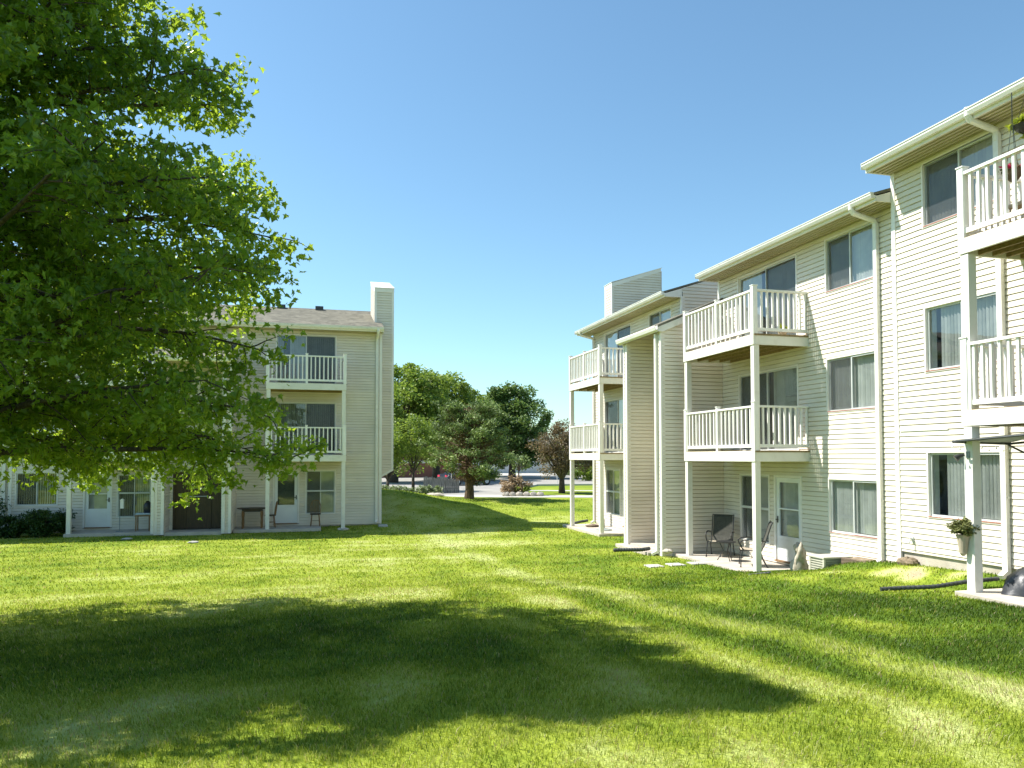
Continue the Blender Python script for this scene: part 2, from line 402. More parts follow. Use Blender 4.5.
def copy_tree(o, parent=None):
    c = o.copy(); COL.objects.link(c)
    if parent is not None: c.parent = parent
    for ch in [k for k in bpy.data.objects if k.parent == o]:
        copy_tree(ch, c)
    return c

# ------------------------------------------------------------------ clapboard siding
PITCH = .1068
def clip_poly(p, f):
    out = []
    for k in range(len(p)):
        a, b = p[k], p[(k + 1) % len(p)]
        fa, fb = f(a), f(b)
        if fa <= 0: out.append(a)
        if (fa < 0 < fb) or (fb < 0 < fa):
            t = fa / (fa - fb); out.append((a[0] + t * (b[0] - a[0]), a[1] + t * (b[1] - a[1])))
    return out

def siding(mb, F, u0, u1, z0, z1, holes=(), clips=(), lip=.032, zbase=0):
    """F(u, out, z) -> point in the frame of mb. holes (ua,ub,za,zb). clips functions f(u,z)<=0 kept"""
    k0 = math.floor((z0 - zbase) / PITCH); k1 = math.ceil((z1 - zbase) / PITCH)
    for k in range(k0, k1):
        ca, cb = zbase + k * PITCH, zbase + (k + 1) * PITCH
        a, b = max(ca, z0), min(cb, z1)
        if b - a < 1e-4: continue
        kz = ca + PITCH * .76
        o = lambda z: (.003 + lip * .72 + lip * .28 * (kz - z) / (PITCH * .76)) if z <= kz + 1e-9 else .003 + lip * .72 * max(0, (cb - z) / (PITCH * .24)) ** 1
        cuts = sorted({a, b, *([kz] if a < kz < b else []), *[z for h in holes for z in h[2:4] if a < z < b]})
        for za, zb in zip(cuts[:-1], cuts[1:]):
            zm = (za + zb) / 2
            segs = [(u0, u1)]
            for h in holes:
                if h[2] <= zm <= h[3]:
                    ns = []
                    for (p, q) in segs:
                        if h[1] <= p or h[0] >= q: ns.append((p, q)); continue
                        if h[0] > p: ns.append((p, h[0]))
                        if h[1] < q: ns.append((h[1], q))
                    segs = ns
            for (p, q) in segs:
                pg = [(p, za), (q, za), (q, zb), (p, zb)]
                for c in clips:
                    pg = clip_poly(pg, c)
                    if len(pg) < 3: break
                if len(pg) < 3: continue
                mb.poly([F(u, o(z), z) for (u, z) in pg])
                if abs(za - ca) < 1e-5:          # the lip under the board
                    lo = [u for (u, z) in pg if abs(z - za) < 1e-5]
                    if len(lo) >= 2:
                        ua, ub = min(lo), max(lo)
                        mb.poly([F(ua, 0, za), F(ub, 0, za), F(ub, o(za), za), F(ua, o(za), za)])

# ------------------------------------------------------------------ building parts
def window(T, parent, s0, s1, z0, z1, d0=0, mull=.5, screen=None, blinds='blind', gap=None, cross=None, name='window', vsplit=None, sill='red', door=False, bz=None):
    """opening s0..s1, z0..z1 in a wall at d0 (out is +d)"""
    w = .034
    m = MB(T)   # outer casing
    m.box((s0 - w, d0 - .02, z1), (s1 + w, d0 + .042, z1 + w)); m.box((s0 - w, d0 - .02, z0 - w * .8), (s1 + w, d0 + .042, z0))
    m.box((s0 - w, d0 - .02, z0), (s0, d0 + .042, z1)); m.box((s1, d0 - .02, z0), (s1 + w, d0 + .042, z1))
    # reveal
    m.box((s0, d0 - .12, z0), (s0 + .006, d0 - .001, z1)); m.box((s1 - .006, d0 - .12, z0), (s1, d0 - .001, z1))
    m.box((s0 + .007, d0 - .12, z1 - .006), (s1 - .007, d0 - .001, z1)); m.box((s0 + .007, d0 - .12, z0), (s1 - .007, d0 - .001, z0 + .006))
    o = m.build(name, 'trim', parent)
    WL[o.name] = wloc(parent)
    sm = s0 + (s1 - s0) * mull
    fr = MB(T); t = .03
    e = .008
    def sash(a, b, dd, za, zb):
        fr.box((a, dd - .02, za), (a + t, dd + .01, zb)); fr.box((b - t, dd - .02, za), (b, dd + .01, zb))
        fr.box((a + t, dd - .02, zb - t), (b - t, dd + .01, zb)); fr.box((a + t, dd - .02, za), (b - t, dd + .01, za + t))
    zz = [z0 + e, z1 - e] if cross is None else [z0 + e, cross, z1 - e]
    for za, zb in zip(zz[:-1], zz[1:]):
        if mull < .98:
            sash(s0 + e, sm + .012, d0 + .012, za, zb - .001); sash(sm - .012, s1 - e, d0 - .020, za, zb - .001)
        else:
            sash(s0 + e, s1 - e, d0 + .012, za, zb - .001)
    if cross is not None:
        fr.box((s0 + e, d0 + .0, cross - .03), (s1 - e, d0 + .026, cross + .03))
    fr.build('sash_frame', 'alu', o)
    g = MB(T)
    def gl(a, b, d): g.poly([(a, d, z0 + .03), (b, d, z0 + .03), (b, d, z1 - .03), (a, d, z1 - .03)])
    gl(s0 + e + t, sm - .018 if mull < .98 else s1 - .03, d0 - .003)
    if mull < .98: gl(sm + .018, s1 - .03, d0 - .034)
    g.build('pane', 'glass', o)
    if screen:
        a, b = (s0 + .03, sm - .01) if screen == 'lo' else (sm + .01, s1 - .03)
        if mull >= .98: a, b = s0 + .03, s1 - .03
        sc = MB(T); sc.poly([(a, d0 + .018, z0 + .03), (b, d0 + .018, z0 + .03), (b, d0 + .018, z1 - .03), (a, d0 + .018, z1 - .03)])
        sc.build('insect_screen', 'screen', o, fix=False)
    bl = MB(T)
    rr = random.Random(int(abs(s0 * 977 + z0 * 131) * 10))
    s = s0 + .02; ang0 = rr.uniform(.50, .85)
    zt = z1 - .02; zb_ = z0 + .04
    if gap is None and rr.random() < .4:
        g0 = rr.choice((.0, .08, .42, .5, .62, .9)); gap = (g0, g0 + rr.uniform(.07, .16))
    while s < s1 - .02:
        if gap and gap[0] < (s - s0) / (s1 - s0) < gap[1]:
            s += .08; continue
        an = ang0 + rr.uniform(-.12, .12)
        ds, dd = .045 * math.cos(an), .045 * math.sin(an)
        c = s + .045; dc = d0 - .11 + rr.uniform(-.004, .004)
        bl.poly([(c - ds, dc - dd, zb_), (c, dc + .006, zb_), (c, dc + .006, zt), (c - ds, dc - dd, zt)])
        bl.poly([(c, dc + .006, zb_), (c + ds, dc + dd, zb_), (c + ds, dc + dd, zt), (c, dc + .006, zt)])
        s += .074
    if bl.v: bl.build('blinds', blinds, o, fix=False)
    if sill:
        b = MB(T); b.box((s0 - .01, d0 + .0425, z0 - .008), (s1 + .01, d0 + .050, z0 + .004)); b.build('sill', sill, o)
    return o

def storm_door(T, parent, s0, s1, z0, z1, d0=0, hinge='hi', half=None, handle_s=None, glassz=.30):
    m = MB(T); w = .06
    m.box((s0 - w, d0 - .02, z0), (s0, d0 + .04, z1 + w)); m.box((s1, d0 - .02, z0), (s1 + w, d0 + .04, z1 + w)); m.box((s0, d0 - .02, z1), (s1, d0 + .04, z1 + w))
    o = m.build('door', 'trim', parent)
    st = .115
    p = MB(T); dz = d0 + .005
    gz0 = z0 + (z1 - z0) * glassz if glassz else z0 + .2
    p.box((s0 + .005, dz - .04, z0 + .015), (s1 - .005, dz, gz0))
    p.box((s0 + .005, dz - .04, z1 - st), (s1 - .005, dz, z1 - .005))
    p.box((s0 + .005, dz - .04, gz0), (s0 + st, dz, z1 - st)); p.box((s1 - st, dz - .04, gz0), (s1 - .005, dz, z1 - st))
    # raised panel
    p.box((s0 + st, dz, z0 + .12), (s1 - st, dz + .006, gz0 - .09))
    if half:
        p.box((s0 + st, dz - .035, half - .018), (s1 - st, dz - .001, half + .018))
    p.build('leaf', 'doorwhite', o, bevel=.004)
    g = MB(T); g.poly([(s0 + st, dz - .028, gz0), (s1 - st, dz - .028, gz0), (s1 - st, dz - .028, z1 - st), (s0 + st, dz - .028, z1 - st)]); g.build('pane', 'glass', o)
    q = MB(T); q.poly([(s0 + .02, d0 - .10, z0 + .02), (s1 - .02, d0 - .10, z0 + .02), (s1 - .02, d0 - .10, z1 - .02), (s0 + .02, d0 - .10, z1 - .02)]); q.build('inner_door', 'blackplastic' if not half else 'blind2', o, fix=False)
    hs = handle_s if handle_s is not None else s1 - .05
    h = MB(T); hz = z0 + 1.0
    h.box((hs - .018, dz, hz - .08), (hs + .018, dz + .012, hz + .08)); h.bar((hs, dz + .01, hz), (hs, dz + .06, hz), .02); h.bar((hs, dz + .055, hz), (hs + (-.10 if hs > (s0 + s1) / 2 else .10), dz + .055, hz), .018)
    h.build('handle', 'black', o)
    t = MB(T); t.box((s0, d0, z0 - .02), (s1, d0 + .09, z0 + .012)); t.build('threshold', 'woodtan', o)
    return o

def railing(T, parent, s0, s1, dA, dB, zd, h=1.03, posts_mid=1, corner=.115, sides='both', frontn=18, siden=9):
    """front run at dB, side runs from dA to dB; zd deck level"""
    m = MB(T); zt = zd + h; zb = zd + .10
    c = corner
    f = dB - c / 2
    def bal(p, w=.042): m.box((p[0] - w / 2, p[1] - w / 2, zb + .04), (p[0] + w / 2, p[1] + w / 2, zt - .045))
    # rails front
    m.box((s0 + c, f - .045, zt - .045), (s1 - c, f + .045, zt)); m.box((s0 + c, f - .025, zb - .03), (s1 - c, f + .025, zb + .045))
    for k in range(1, frontn):
        bal((s0 + c / 2 + (s1 - s0 - c) * k / frontn, f))
    for sd in (0, 1):
        if sides != 'both' and sides != sd: continue
        sc = s0 + c / 2 if sd == 0 else s1 - c / 2
        m.box((sc - .045, dA, zt - .045), (sc + .045, dB - c, zt)); m.box((sc - .025, dA, zb - .03), (sc + .025, dB - c, zb + .045))
        for k in range(siden):
            bal((sc, dA + .06 + (dB - c - dA - .06) * k / siden))
    o = m.build('railing', 'rail', parent)
    def post(sc, dc, w, top):
        p = MB(T)
        p.box((sc - w / 2, dc - w / 2, zd - .02), (sc + w / 2, dc + w / 2, zt + top))
        p.box((sc - w / 2 - .012, dc - w / 2 - .012, zt + top), (sc + w / 2 + .012, dc + w / 2 + .012, zt + top + .022))
        p.build('newel_post', 'rail', parent, bevel=.004)
    post(s0 + c / 2, f, c, .07); post(s1 - c / 2, f, c, .07)
    for k in range(1, posts_mid + 1):
        post(s0 + (s1 - s0) * k / (posts_mid + 1), f + .003, .085, .05)
    return o

def balcony(T, parent, s0, s1, dA, dB, zb, fh=.24, boards=True, **kw):
    """deck framed with fascia boards; zb = underside of the fascia"""
    m = MB(T); t = .04
    m.box((s0, dB - t, zb), (s1, dB, zb + fh)); m.box((s0, dA + .005, zb), (s0 + t, dB - t - .001, zb + fh)); m.box((s1 - t, dA + .005, zb), (s1, dB - t - .001, zb + fh))
    o = m.build('balcony', 'fascia', parent, bevel=.005)
    j = MB(T)
    n = 5
    for k in range(n):
        d = dA + .03 + (dB - dA - .14) * k / (n - 1)
        j.box((s0 + t + .002, d, zb + .02), (s1 - t - .002, d + .04, zb + fh - .045))
    nb = 11
    for k in range(nb):
        a = dA + .01 + (dB - dA - .02) * k / nb
        j.box((s0 - .02, a, zb + fh - .03 + .003), (s1 + .02, a + (dB - dA) / nb - .012, zb + fh + .012))
    j.build('deck_boards', 'joist', o)
    railing(T, o, s0, s1, dA, dB, zb + fh + .012, **kw)
    return o

def post(T, parent, s, d, z0, z1, w=.14, base=True):
    m = MB(T); m.box((s - w / 2, d - w / 2, z0), (s + w / 2, d + w / 2, z1))
    o = m.build('post', 'fascia', parent, bevel=.006)
    return o

def corner_trim(T, mb, s, d, z0, z1, w=.07, ds=1, dd=1, t=.024):
    """L shaped corner board wrapping outside corner at (s,d); ds/dd = direction the walls run away from the corner"""
    mb.box((min(s - ds * t, s + ds * w), min(d, d + t), z0), (max(s - ds * t, s + ds * w), max(d, d + t), z1))
    a = d - dd * w
    mb.box((min(s, s - ds * t), min(a, d - .001), z0), (max(s, s - ds * t), max(a, d - .001), z1))

def downspout(T, parent, s, dwall, z0, ztop, dg, zg, w=.10, dp=.075, boot=True):
    m = MB(T)
    m.box((s - w / 2, dwall + .040, z0), (s + w / 2, dwall + .040 + dp, ztop))
    # swan neck from the gutter back to the wall
    pts = [(s, dg, zg), (s, dg, zg - .13), (s, dg - .05, zg - .20), (s, dwall + .12, ztop + .06), (s, dwall + .040 + dp / 2, ztop - .02), (s, dwall + .040 + dp / 2, ztop - .12)]
    m.tube(pts, [.052, .052, .055, .055, .054, .05], 10)
    for z in (z0 + 1.2, (z0 + ztop) / 2, ztop - .6):
        m.box((s - w / 2 - .012, dwall + .040, z), (s + w / 2 + .012, dwall + .016 + dp, z + .03))
    if boot:
        m.bar((s, dwall + .05, z0 + .04), (s - .02, dwall + .22, z0 - .06), .09, .07)
    return m.build('downspout', 'gutter', parent)

def eave_roof(T, parent, s0, s1, ovl, ovr, zs, depth=8.0, slope=.32, oh=.60, thick=.15):
    """zs = soffit level; ov = overhang at low-s and high-s ends; roof with ridge at half depth"""
    a, b = s0 - ovl, s1 + ovr
    zt = zs + thick
    r = MB(T)
    mid = -depth / 2
    zr = zt + slope * (oh + depth / 2)
    prof = [(oh + .03, zt - .015), (mid, zr), (-depth - oh, zt - .015), (-depth - oh, zt - .07), (mid, zr - .07), (oh + .03, zt - .07)]
    r.prism(prof, a, b, 's')
    ro = r.build('roof', 'shingle', parent)
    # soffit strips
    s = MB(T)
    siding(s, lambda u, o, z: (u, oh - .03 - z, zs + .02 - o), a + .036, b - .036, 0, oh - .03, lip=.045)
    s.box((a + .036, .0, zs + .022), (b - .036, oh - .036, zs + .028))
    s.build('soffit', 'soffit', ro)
    f = MB(T)
    f.box((a, oh - .035, zs - .035), (b, oh - .002, zt - .072))
    for e in (a, b - .035):
        f.prism([(-.0, zs - .03), (oh - .036, zs - .03), (oh - .036, zt - .075), (mid, zr - .075), (-depth - oh, zt - .075), (-depth - oh, zt - .26), (mid, zr - .27), (0, zt - .02)], e, e + .035, 's')
    f.build('fascia', 'fascia', ro)
    g = MB(T)
    g.prism([(oh, zt - .125), (oh + .075, zt - .125), (oh + .105, zt - .07), (oh + .105, zt - .03), (oh + .118, zt - .03), (oh + .118, zt - .012), (oh + .095, zt - .012), (oh + .092, zt - .06), (oh + .068, zt - .112), (oh + .010, zt - .112), (oh + .010, zt - .012), (oh, zt - .012)], a + .01, b - .01, 's')
    g.box((a + .004, oh, zt - .125), (a + .009, oh + .11, zt - .014)); g.box((b - .009, oh, zt - .125), (b - .004, oh + .11, zt - .014))
    g.build('gutter', 'gutter', ro)
    return ro, zt, zr

def stair_block(T, parent, s0, s1, sa, sb, dF, zg, flip, facing_door=False, dback=.75):
    """projecting stair bay from the wall out to dF with an open alcove between sa and sb"""
    z_f, sl = 6.05, .42
    zt = lambda d: z_f + sl * (dF - d)
    w = MB(T)
    lim = lambda u, z: z - zt(u)
    # end walls (outside)
    siding(w, lambda u, o, z: (s0 - o, u, z), 0, dF, zg, 7.2, clips=[lambda p: p[1] - zt(p[0])])
    siding(w, lambda u, o, z: (s1 + o, u, z), 0, dF, zg, 7.2, clips=[lambda p: p[1] - zt(p[0])])
    # front strips
    siding(w, lambda u, o, z: (u, dF + o, z), s0, sa, zg, z_f); siding(w, lambda u, o, z: (u, dF + o, z), sb, s1, zg, z_f)
    # alcove side walls and back
    siding(w, lambda u, o, z: (sa + o, u, z), dback, dF, zg, 7.2, clips=[lambda p: p[1] - zt(p[0])])
    siding(w, lambda u, o, z: (sb - o, u, z), dback, dF, zg, 7.2, clips=[lambda p: p[1] - zt(p[0])])
    dw0, dw1 = sa + .13, sb - .12
    siding(w, lambda u, o, z: (u, dback + o, z), sa, sb, zg, zt(dback), holes=[(dw0, dw1, 0 if True else zg, 2.13)], zbase=0)
    w.build('stairwell_wall', 'siding', parent)
    t = MB(T)
    for (s, sgn) in ((s0, 1), (sa, -1), (sb, 1), (s1, -1)):
        lw = .075
        if sgn == 1:
            t.box((s - .024, dF, zg), (s + lw, dF + .045, z_f)); t.box((s - .024, dF - lw, zg), (s - .001, dF - .001, z_f))
        else:
            t.box((s - lw, dF, zg), (s + .024, dF + .045, z_f)); t.box((s + .001, dF - lw, zg), (s + .024, dF - .001, z_f))
    t.build('corner_boards', 'trim', parent)
    r = MB(T)
    ov = .16
    prof = [(dF + ov, z_f + .16 - .065), (dF + ov, z_f + .16), (0.02, zt(0) + .23), (.02, zt(0) + .165)]
    r.prism(prof, s0 - .10, s1 + .10, 's')
    ro = r.build('stairwell_roof', 'shingle', parent)
    f = MB(T)
    f.prism([(dF + .03, z_f - .02), (dF + ov, z_f - .02), (dF + ov, z_f + .092), (.02, zt(0) + .16), (.02, zt(0) - .03), (dF + .03, z_f - .03)], s0 - .10, s0 - .07, 's')
    f.prism([(dF + .03, z_f - .02), (dF + ov, z_f - .02), (dF + ov, z_f + .092), (.02, zt(0) + .16), (.02, zt(0) - .03), (dF + .03, z_f - .03)], s1 + .07, s1 + .10, 's')
    f.box((s0 - .069, dF + ov - .03, z_f - .02), (s1 + .069, dF + ov, z_f + .09))
    f.build('fascia', 'fascia', ro)
    so = MB(T)
    so.prism([(dF + ov - .031, z_f + .03), (dback, zt(dback) - .01), (dback, zt(dback) + .01), (dF + ov - .031, z_f + .05)], s0 - .069, s1 + .069, 's')
    so.build('soffit', 'soffit', ro)
    g = MB(T); g0 = dF + ov
    g.prism([(g0, z_f + .01), (g0 + .07, z_f + .01), (g0 + .095, z_f + .09), (g0 + .095, z_f + .135), (g0 + .08, z_f + .135), (g0 + .06, z_f + .03), (g0 + .012, z_f + .03), (g0 + .012, z_f + .135), (g0, z_f + .135)], s0 - .10, s1 + .10, 's')
    g.build('gutter', 'gutter', ro)
    # entrance door
    d = MB(T); dd = dback
    d.box((dw0, dd - .04, 0.03), (dw0 + .06, dd + .03, 2.11)); d.box((dw1 - .06, dd - .04, .03), (dw1, dd + .03, 2.11)); d.box((dw0 + .06, dd - .04, 2.05), (dw1 - .06, dd + .03, 2.11))
    dm = dw0 + (dw1 - dw0) * (.25 if not flip else .75)
    dn = dw0 + (dw1 - dw0) * (.76 if not flip else .24)
    for c in (dm, dn): d.box((c - .03, dd - .04, .03), (c + .03, dd + .025, 2.05))
    do = d.build('entrance_door', 'doorbrown', parent)
    p = MB(T); p.box((dw0 + .06, dd - .06, .04), (dw1 - .06, dd - .02, 2.05))
    lo, hi = min(dm, dn) + .05, max(dm, dn) - .05
    for (z0, z1) in ((.25, .95), (1.08, 1.16), (1.25, 1.9)):
        p.box((lo + .1, dd - .02, z0), (hi - .1, dd - .006, z1))
    p.build('door_panels', 'doorbrown', do)
    hs = dm + (.05 if dm < dn else -.05)
    h = MB(T); h.box((hs - .045, dd + .025, .92), (hs + .045, dd + .032, 1.30)); h.tube([(hs, dd + .03, 1.0), (hs, dd + .08, 1.02), (hs, dd + .08, 1.2), (hs, dd + .03, 1.22)], .012, 8); h.build('handle', 'brass', do)
    bar = MB(T); c = (dm + dn) / 2; bar.tube([(lo + .05, dd + .02, 1.22), (hi - .05, dd + .02, 1.22)], .016, 8); bar.build('push_bar', 'alu', do)
    fl = MB(T); fl.box((sa + .026, dback - .01, -.25), (sb - .026, dF - .02, .02)); fl.build('entry_slab', 'concrete', parent)

def chase(T, parent, s0, s1, d0, d1, zf, zr, zbase_lo, sEnd, dirn):
    """chimney chase, sloped top from front d0 (zf) to back d1 (zr)"""
    w = MB(T)
    top = lambda d: zf + (zr - zf) * (d0 - d) / (d0 - d1)
    siding(w, lambda u, o, z: (u, d0 + o, z), s0, s1, zbase_lo, zf - .14, clips=[lambda p: (zbase_lo + .60 * (p[0] - sEnd) * dirn) - p[1]])
    siding(w, lambda u, o, z: (s0 - o, u, z), d1, d0, zbase_lo, zr, clips=[lambda p: p[1] - top(p[0]) + .14])
    siding(w, lambda u, o, z: (s1 + o, u, z), d1, d0, zbase_lo + .3, zr, clips=[lambda p: p[1] - top(p[0]) + .14])
    siding(w, lambda u, o, z: (u, d1 - o, z), s0, s1, zbase_lo, zr - .14)
    zz = zbase_lo + .60 * (max(s0, s1) - sEnd)
    w.poly([(sEnd, d0, zbase_lo), (s1, d0, zz), (s1, d1, zz), (sEnd, d1, zbase_lo)])
    o = w.build('chimney', 'siding', parent)
    t = MB(T); k = .026
    for (s, sg) in ((s0, 1), (s1, -1)):
        a, b = sorted((s - sg * k, s + sg * .06))
        zlo = zz if s == s1 else 7.0
        t.box((a, d0 + .018, zlo), (b, d0 + .036, zf - .14))
        t.box((a, d1 - .036, zlo), (b, d1 - .018, zr - .14))
        e0, e1 = sorted((s - sg * k, s - sg * .019))
        t.box((e0, d0 - .06, zlo), (e1, d0 + .017, zf - .14))
    # fascia round the top
    t.box((s0 - .034, d0 + .003, zf - .17), (s1 + .034, d0 + .04, zf - .01))
    for (s, q) in ((s0, -1), (s1, 1)):
        a, b = sorted((s, s + q * .034))
        t.prism([(d0 + .002, zf - .17), (d0 + .002, zf - .01), (d1, zr - .01), (d1, zr - .17)], a, b, 's')
    # slanted board at the bottom
    t.prism([(sEnd, zbase_lo - .07), (s1 + .03, zz - .07), (s1 + .03, zz + .02), (sEnd, zbase_lo + .02)], d0 + .0182, d0 + .034, 'd')
    t.build('trim', 'trim', o)
    c = MB(T)
    c.prism([(d0 + .06, zf - .009), (d0 + .06, zf + .012), (d1 - .05, zr + .012), (d1 - .05, zr - .009)], s0 - .05, s1 + .05, 's')
    c.build('cap', 'trim', o)
    return o

def shell(T, parent, s0, s1, d0, z0, ztop, zr, holes, depth=8, clips=(), slope=.32):
    """front wall with openings, both end walls with gable, back wall"""
    w = MB(T)
    siding(w, lambda u, o, z: (u, d0 + o, z), s0, s1, z0, ztop, holes=holes, clips=clips)
    mid = -depth / 2
    rf = lambda d: zr - abs(d - mid) * slope
    for (s, q) in ((s0, -1), (s1, 1)):
        for ua, ub in ((-depth, mid), (mid, d0)):
            siding(w, lambda u, o, z: (s + q * o, u, z), ua, ub, z0, zr, clips=[lambda p: p[1] - rf(p[0])])
    w.poly([(s0, -depth, z0), (s1, -depth, z0), (s1, -depth, ztop + .2), (s0, -depth, ztop + .2)])
    # inside faces so no light leaks through behind the blinds
    return w.build('wall', 'siding', parent)

def room_backing(T, parent, s0, s1, z0, z1, d0):  # black sheets added behind the openings to stand in for unlit rooms
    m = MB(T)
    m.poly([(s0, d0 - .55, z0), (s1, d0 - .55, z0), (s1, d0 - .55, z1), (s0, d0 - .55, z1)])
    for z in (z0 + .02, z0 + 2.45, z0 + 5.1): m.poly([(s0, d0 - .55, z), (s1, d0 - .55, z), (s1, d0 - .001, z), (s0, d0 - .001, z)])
    m.build('dark_backing', 'blackplastic', parent, fix=False)

def foundation(T, parent, s0, s1, d0, z0, z1):
    m = MB(T); m.box((s0 + .02, d0 - .2, z0), (s1 - .02, d0 - .012, z1)); m.build('foundation', 'concrete', parent)

# ------------------------------------------------------------------ RIGHT BUILDING
XF = 11.19
TR = lambda s, d, z: (XF - d, s, z)
rb = empty('apartment_building', (XF, 15, 0), label='cream clapboard three storey apartment building on the right, seen at an angle with stepped roofs', cat='apartment building')
A0, A1 = 21.72, 29.4
B0, B1 = 12.5, 19.47
C0, C1 = 2.5, 12.5
ZS = 7.60
def u_window(T, parent, d0, sW, sD, ground, dz=0, flip=False, screen='hi', gapset=(None, None, None)):
    pass
WZ = [(.94, 2.10), (3.60, 4.76), (6.28, 7.44)]
# --- section B
hB = []
bw = (13.24, 14.78)
for k, (z0, z1) in enumerate(WZ): hB.append((*bw, z0, z1))
sd = (15.88, 18.42)
hB += [(*sd, 2.76, 4.76), (*sd, 5.42, 7.40)]
gw = (17.12, 18.42); gd = (15.83, 16.83)
hB += [(*gw, .42, 2.12), (gd[0] - .06, gd[1] + .06, 0.04, 2.15)]
# --- section A: same unit further on
aw = (22.45, 24.1)
hA = []
for k, (z0, z1) in enumerate(WZ): hA.append((*aw, z0, z1))
sdA = (25.66, 28.2)
hA += [(*sdA, 2.76, 4.76), (*sdA, 5.42, 7.40)]
gwA = (26.75, 28.1); gdA = (25.45, 26.4)
hA += [(*gwA, .42, 2.12), (gdA[0] - .06, gdA[1] + .06, .02, 2.15)]
# --- section C: 0.57 higher, wall 0.2 further out
DZ = .57; dC = .2
cw = (10.12, 11.72)
hC = [(*cw, z0 + DZ, z1 + DZ) for (z0, z1) in WZ]
sdC = (6.9, 9.3)
hC += [(*sdC, 2.76 + DZ, 4.76 + DZ), (*sdC, 5.42 + DZ, 7.4 + DZ), (*sdC, .05 + DZ, 2.1 + DZ)]

for (s0, s1, ovl, ovr, zs, d0, holes, zb) in ((A0, A1, .0, .42, ZS, 0, hA, -.05), (B0, B1, -.02, .10, ZS, 0, hB, .0), (C0, C1, .3, .04, ZS + DZ - .04, dC, hC, .80)):
    T = (lambda q: (lambda s, d, z: TR(s, d + q, z)))(d0)
    ro, zt, zr = eave_roof(T, rb, s0, s1, ovl, ovr, zs)
    shell(T, rb, s0, s1, 0, zb, zs, zr - .08, holes)
    foundation(T, rb, s0, s1, 0, zb - .9, zb + .03)
    room_backing(T, rb, s0 + .05, s1 - .05, zb, zs, 0)
TC = lambda s, d, z: TR(s, d + dC, z)
# windows, B
for k, (z0, z1) in enumerate(WZ):
    window(TR, rb, *bw, z0, z1, screen='hi' if k else None, blinds='blind')
    window(TR, rb, *aw, z0, z1, screen='hi')
    window(TC, rb, *cw, z0 + DZ, z1 + DZ, screen='hi' if k == 2 else None, gap=(.78, .93) if k == 0 else ((.80, .9) if k == 1 else None), blinds='blind' if k != 2 else 'blind2')
for (q, T, sdd, z) in ((0, TR, sd, 0), (1, TR, sdA, 0), (2, TC, sdC, DZ)):
    window(T, rb, *sdd, 2.76 + z, 4.76 + z, name='sliding_door', screen='hi', blinds='blind2', sill=None)
    window(T, rb, *sdd, 5.42 + z, 7.40 + z, name='sliding_door', screen='lo', blinds='blind', sill=None)
window(TC, rb, *sdC, .05 + DZ, 2.1 + DZ, name='sliding_door', screen='hi', sill=None)
for (g, dd) in ((gw, gd), (gwA, gdA)):
    window(TR, rb, *g, .42, 2.12, screen='hi', blinds='blind2', cross=1.28, sill=None)
    storm_door(TR, rb, *dd, .06, 2.09, half=1.33, handle_s=dd[1] - .05)
# corner boards
for (s, sg, z0, z1, d) in ((B1, -1, 6.4, ZS, 0), (A0, 1, 6.4, ZS, 0), (A1, -1, -.05, ZS, 0), (C1, -1, .6, ZS + DZ, dC), (C0, 1, .6, ZS + DZ, dC)):
    t = MB(TR); a, b = sorted((s - sg * .024, s + sg * .075))
    t.box((a, d + .001, z0), (b, d + .045, z1)); 
    e0, e1 = sorted((s - sg * .001, s - sg * .024)); t.box((e0, d - .075, z0), (e1, d, z1)); t.build('corner_board', 'trim', rb)
# J channel lines
t = MB(TR); t.box((C1 - 1.25, dC + .02, 2.86 + DZ - .35), (C1 - .1, dC + .044, 2.89 + DZ - .35)); t.build('siding_joint', 'trim', rb)
# balconies: B, A, C
fz = (2.49, 5.155)
for z in fz:
    balcony(TR, rb, 15.46, 18.86, .0, 1.46, z)
    balcony(TR, rb, 25.1, 28.35, .0, 1.46, z)
    balcony(TC, rb, 6.6, 9.75, .0, 1.24, z + DZ + .01, frontn=20)
for (s, zb) in ((15.55, -.16), (18.77, -.16), (25.19, -.2), (28.26, -.2)):
    post(TR, rb, s, 1.37, zb, 2.49); post(TR, rb, s, 1.37, 2.742, 5.155)
for s in (6.70, 9.65):
    post(TC, rb, s, 1.15, .38, 2.49 + DZ, w=.15); post(TC, rb, s, 1.15, 2.742 + DZ, 5.155 + DZ, w=.15)
stair_block(TR, rb, 19.32, 21.90, 19.58, 21.66, 1.87, -.1, True)
chase(TR, rb, 29.15, 29.9, -.7, -2.85, 9.72, 10.45, 1.9, 29.4, 1)
downspout(TR, rb, 13.15, 0, .5, ZS - .25, .66, ZS + .12)
downspout(TC, rb, 10.08, 0, .72, ZS + DZ - .25, .66, ZS + DZ + .12)
downspout(TR, rb, 29.3, 0, 0.0, ZS - .25, .66, ZS + .12)
# stairwell spout beside the alcove
m = MB(TR); m.box((19.50, 1.905, -.05), (19.60, 1.975, 6.0)); m.bar((19.55, 1.95, .0), (19.55, 2.10, -.07), .09, .07); m.build('downspout', 'gutter', rb)
m = MB(TR); m.box((12.10, dC + .02, .98), (12.14, dC + .05, 1.10)); m.tube([(12.12, dC + .03, 1.04), (12.12, dC + .11, 1.04), (12.12, dC + .13, .98)], .014, 8); m.lathe([(.03, 0), (.03, .012)], (12.12, dC + .09, 1.07), 10); m.build('hose_tap', 'alu', rb)

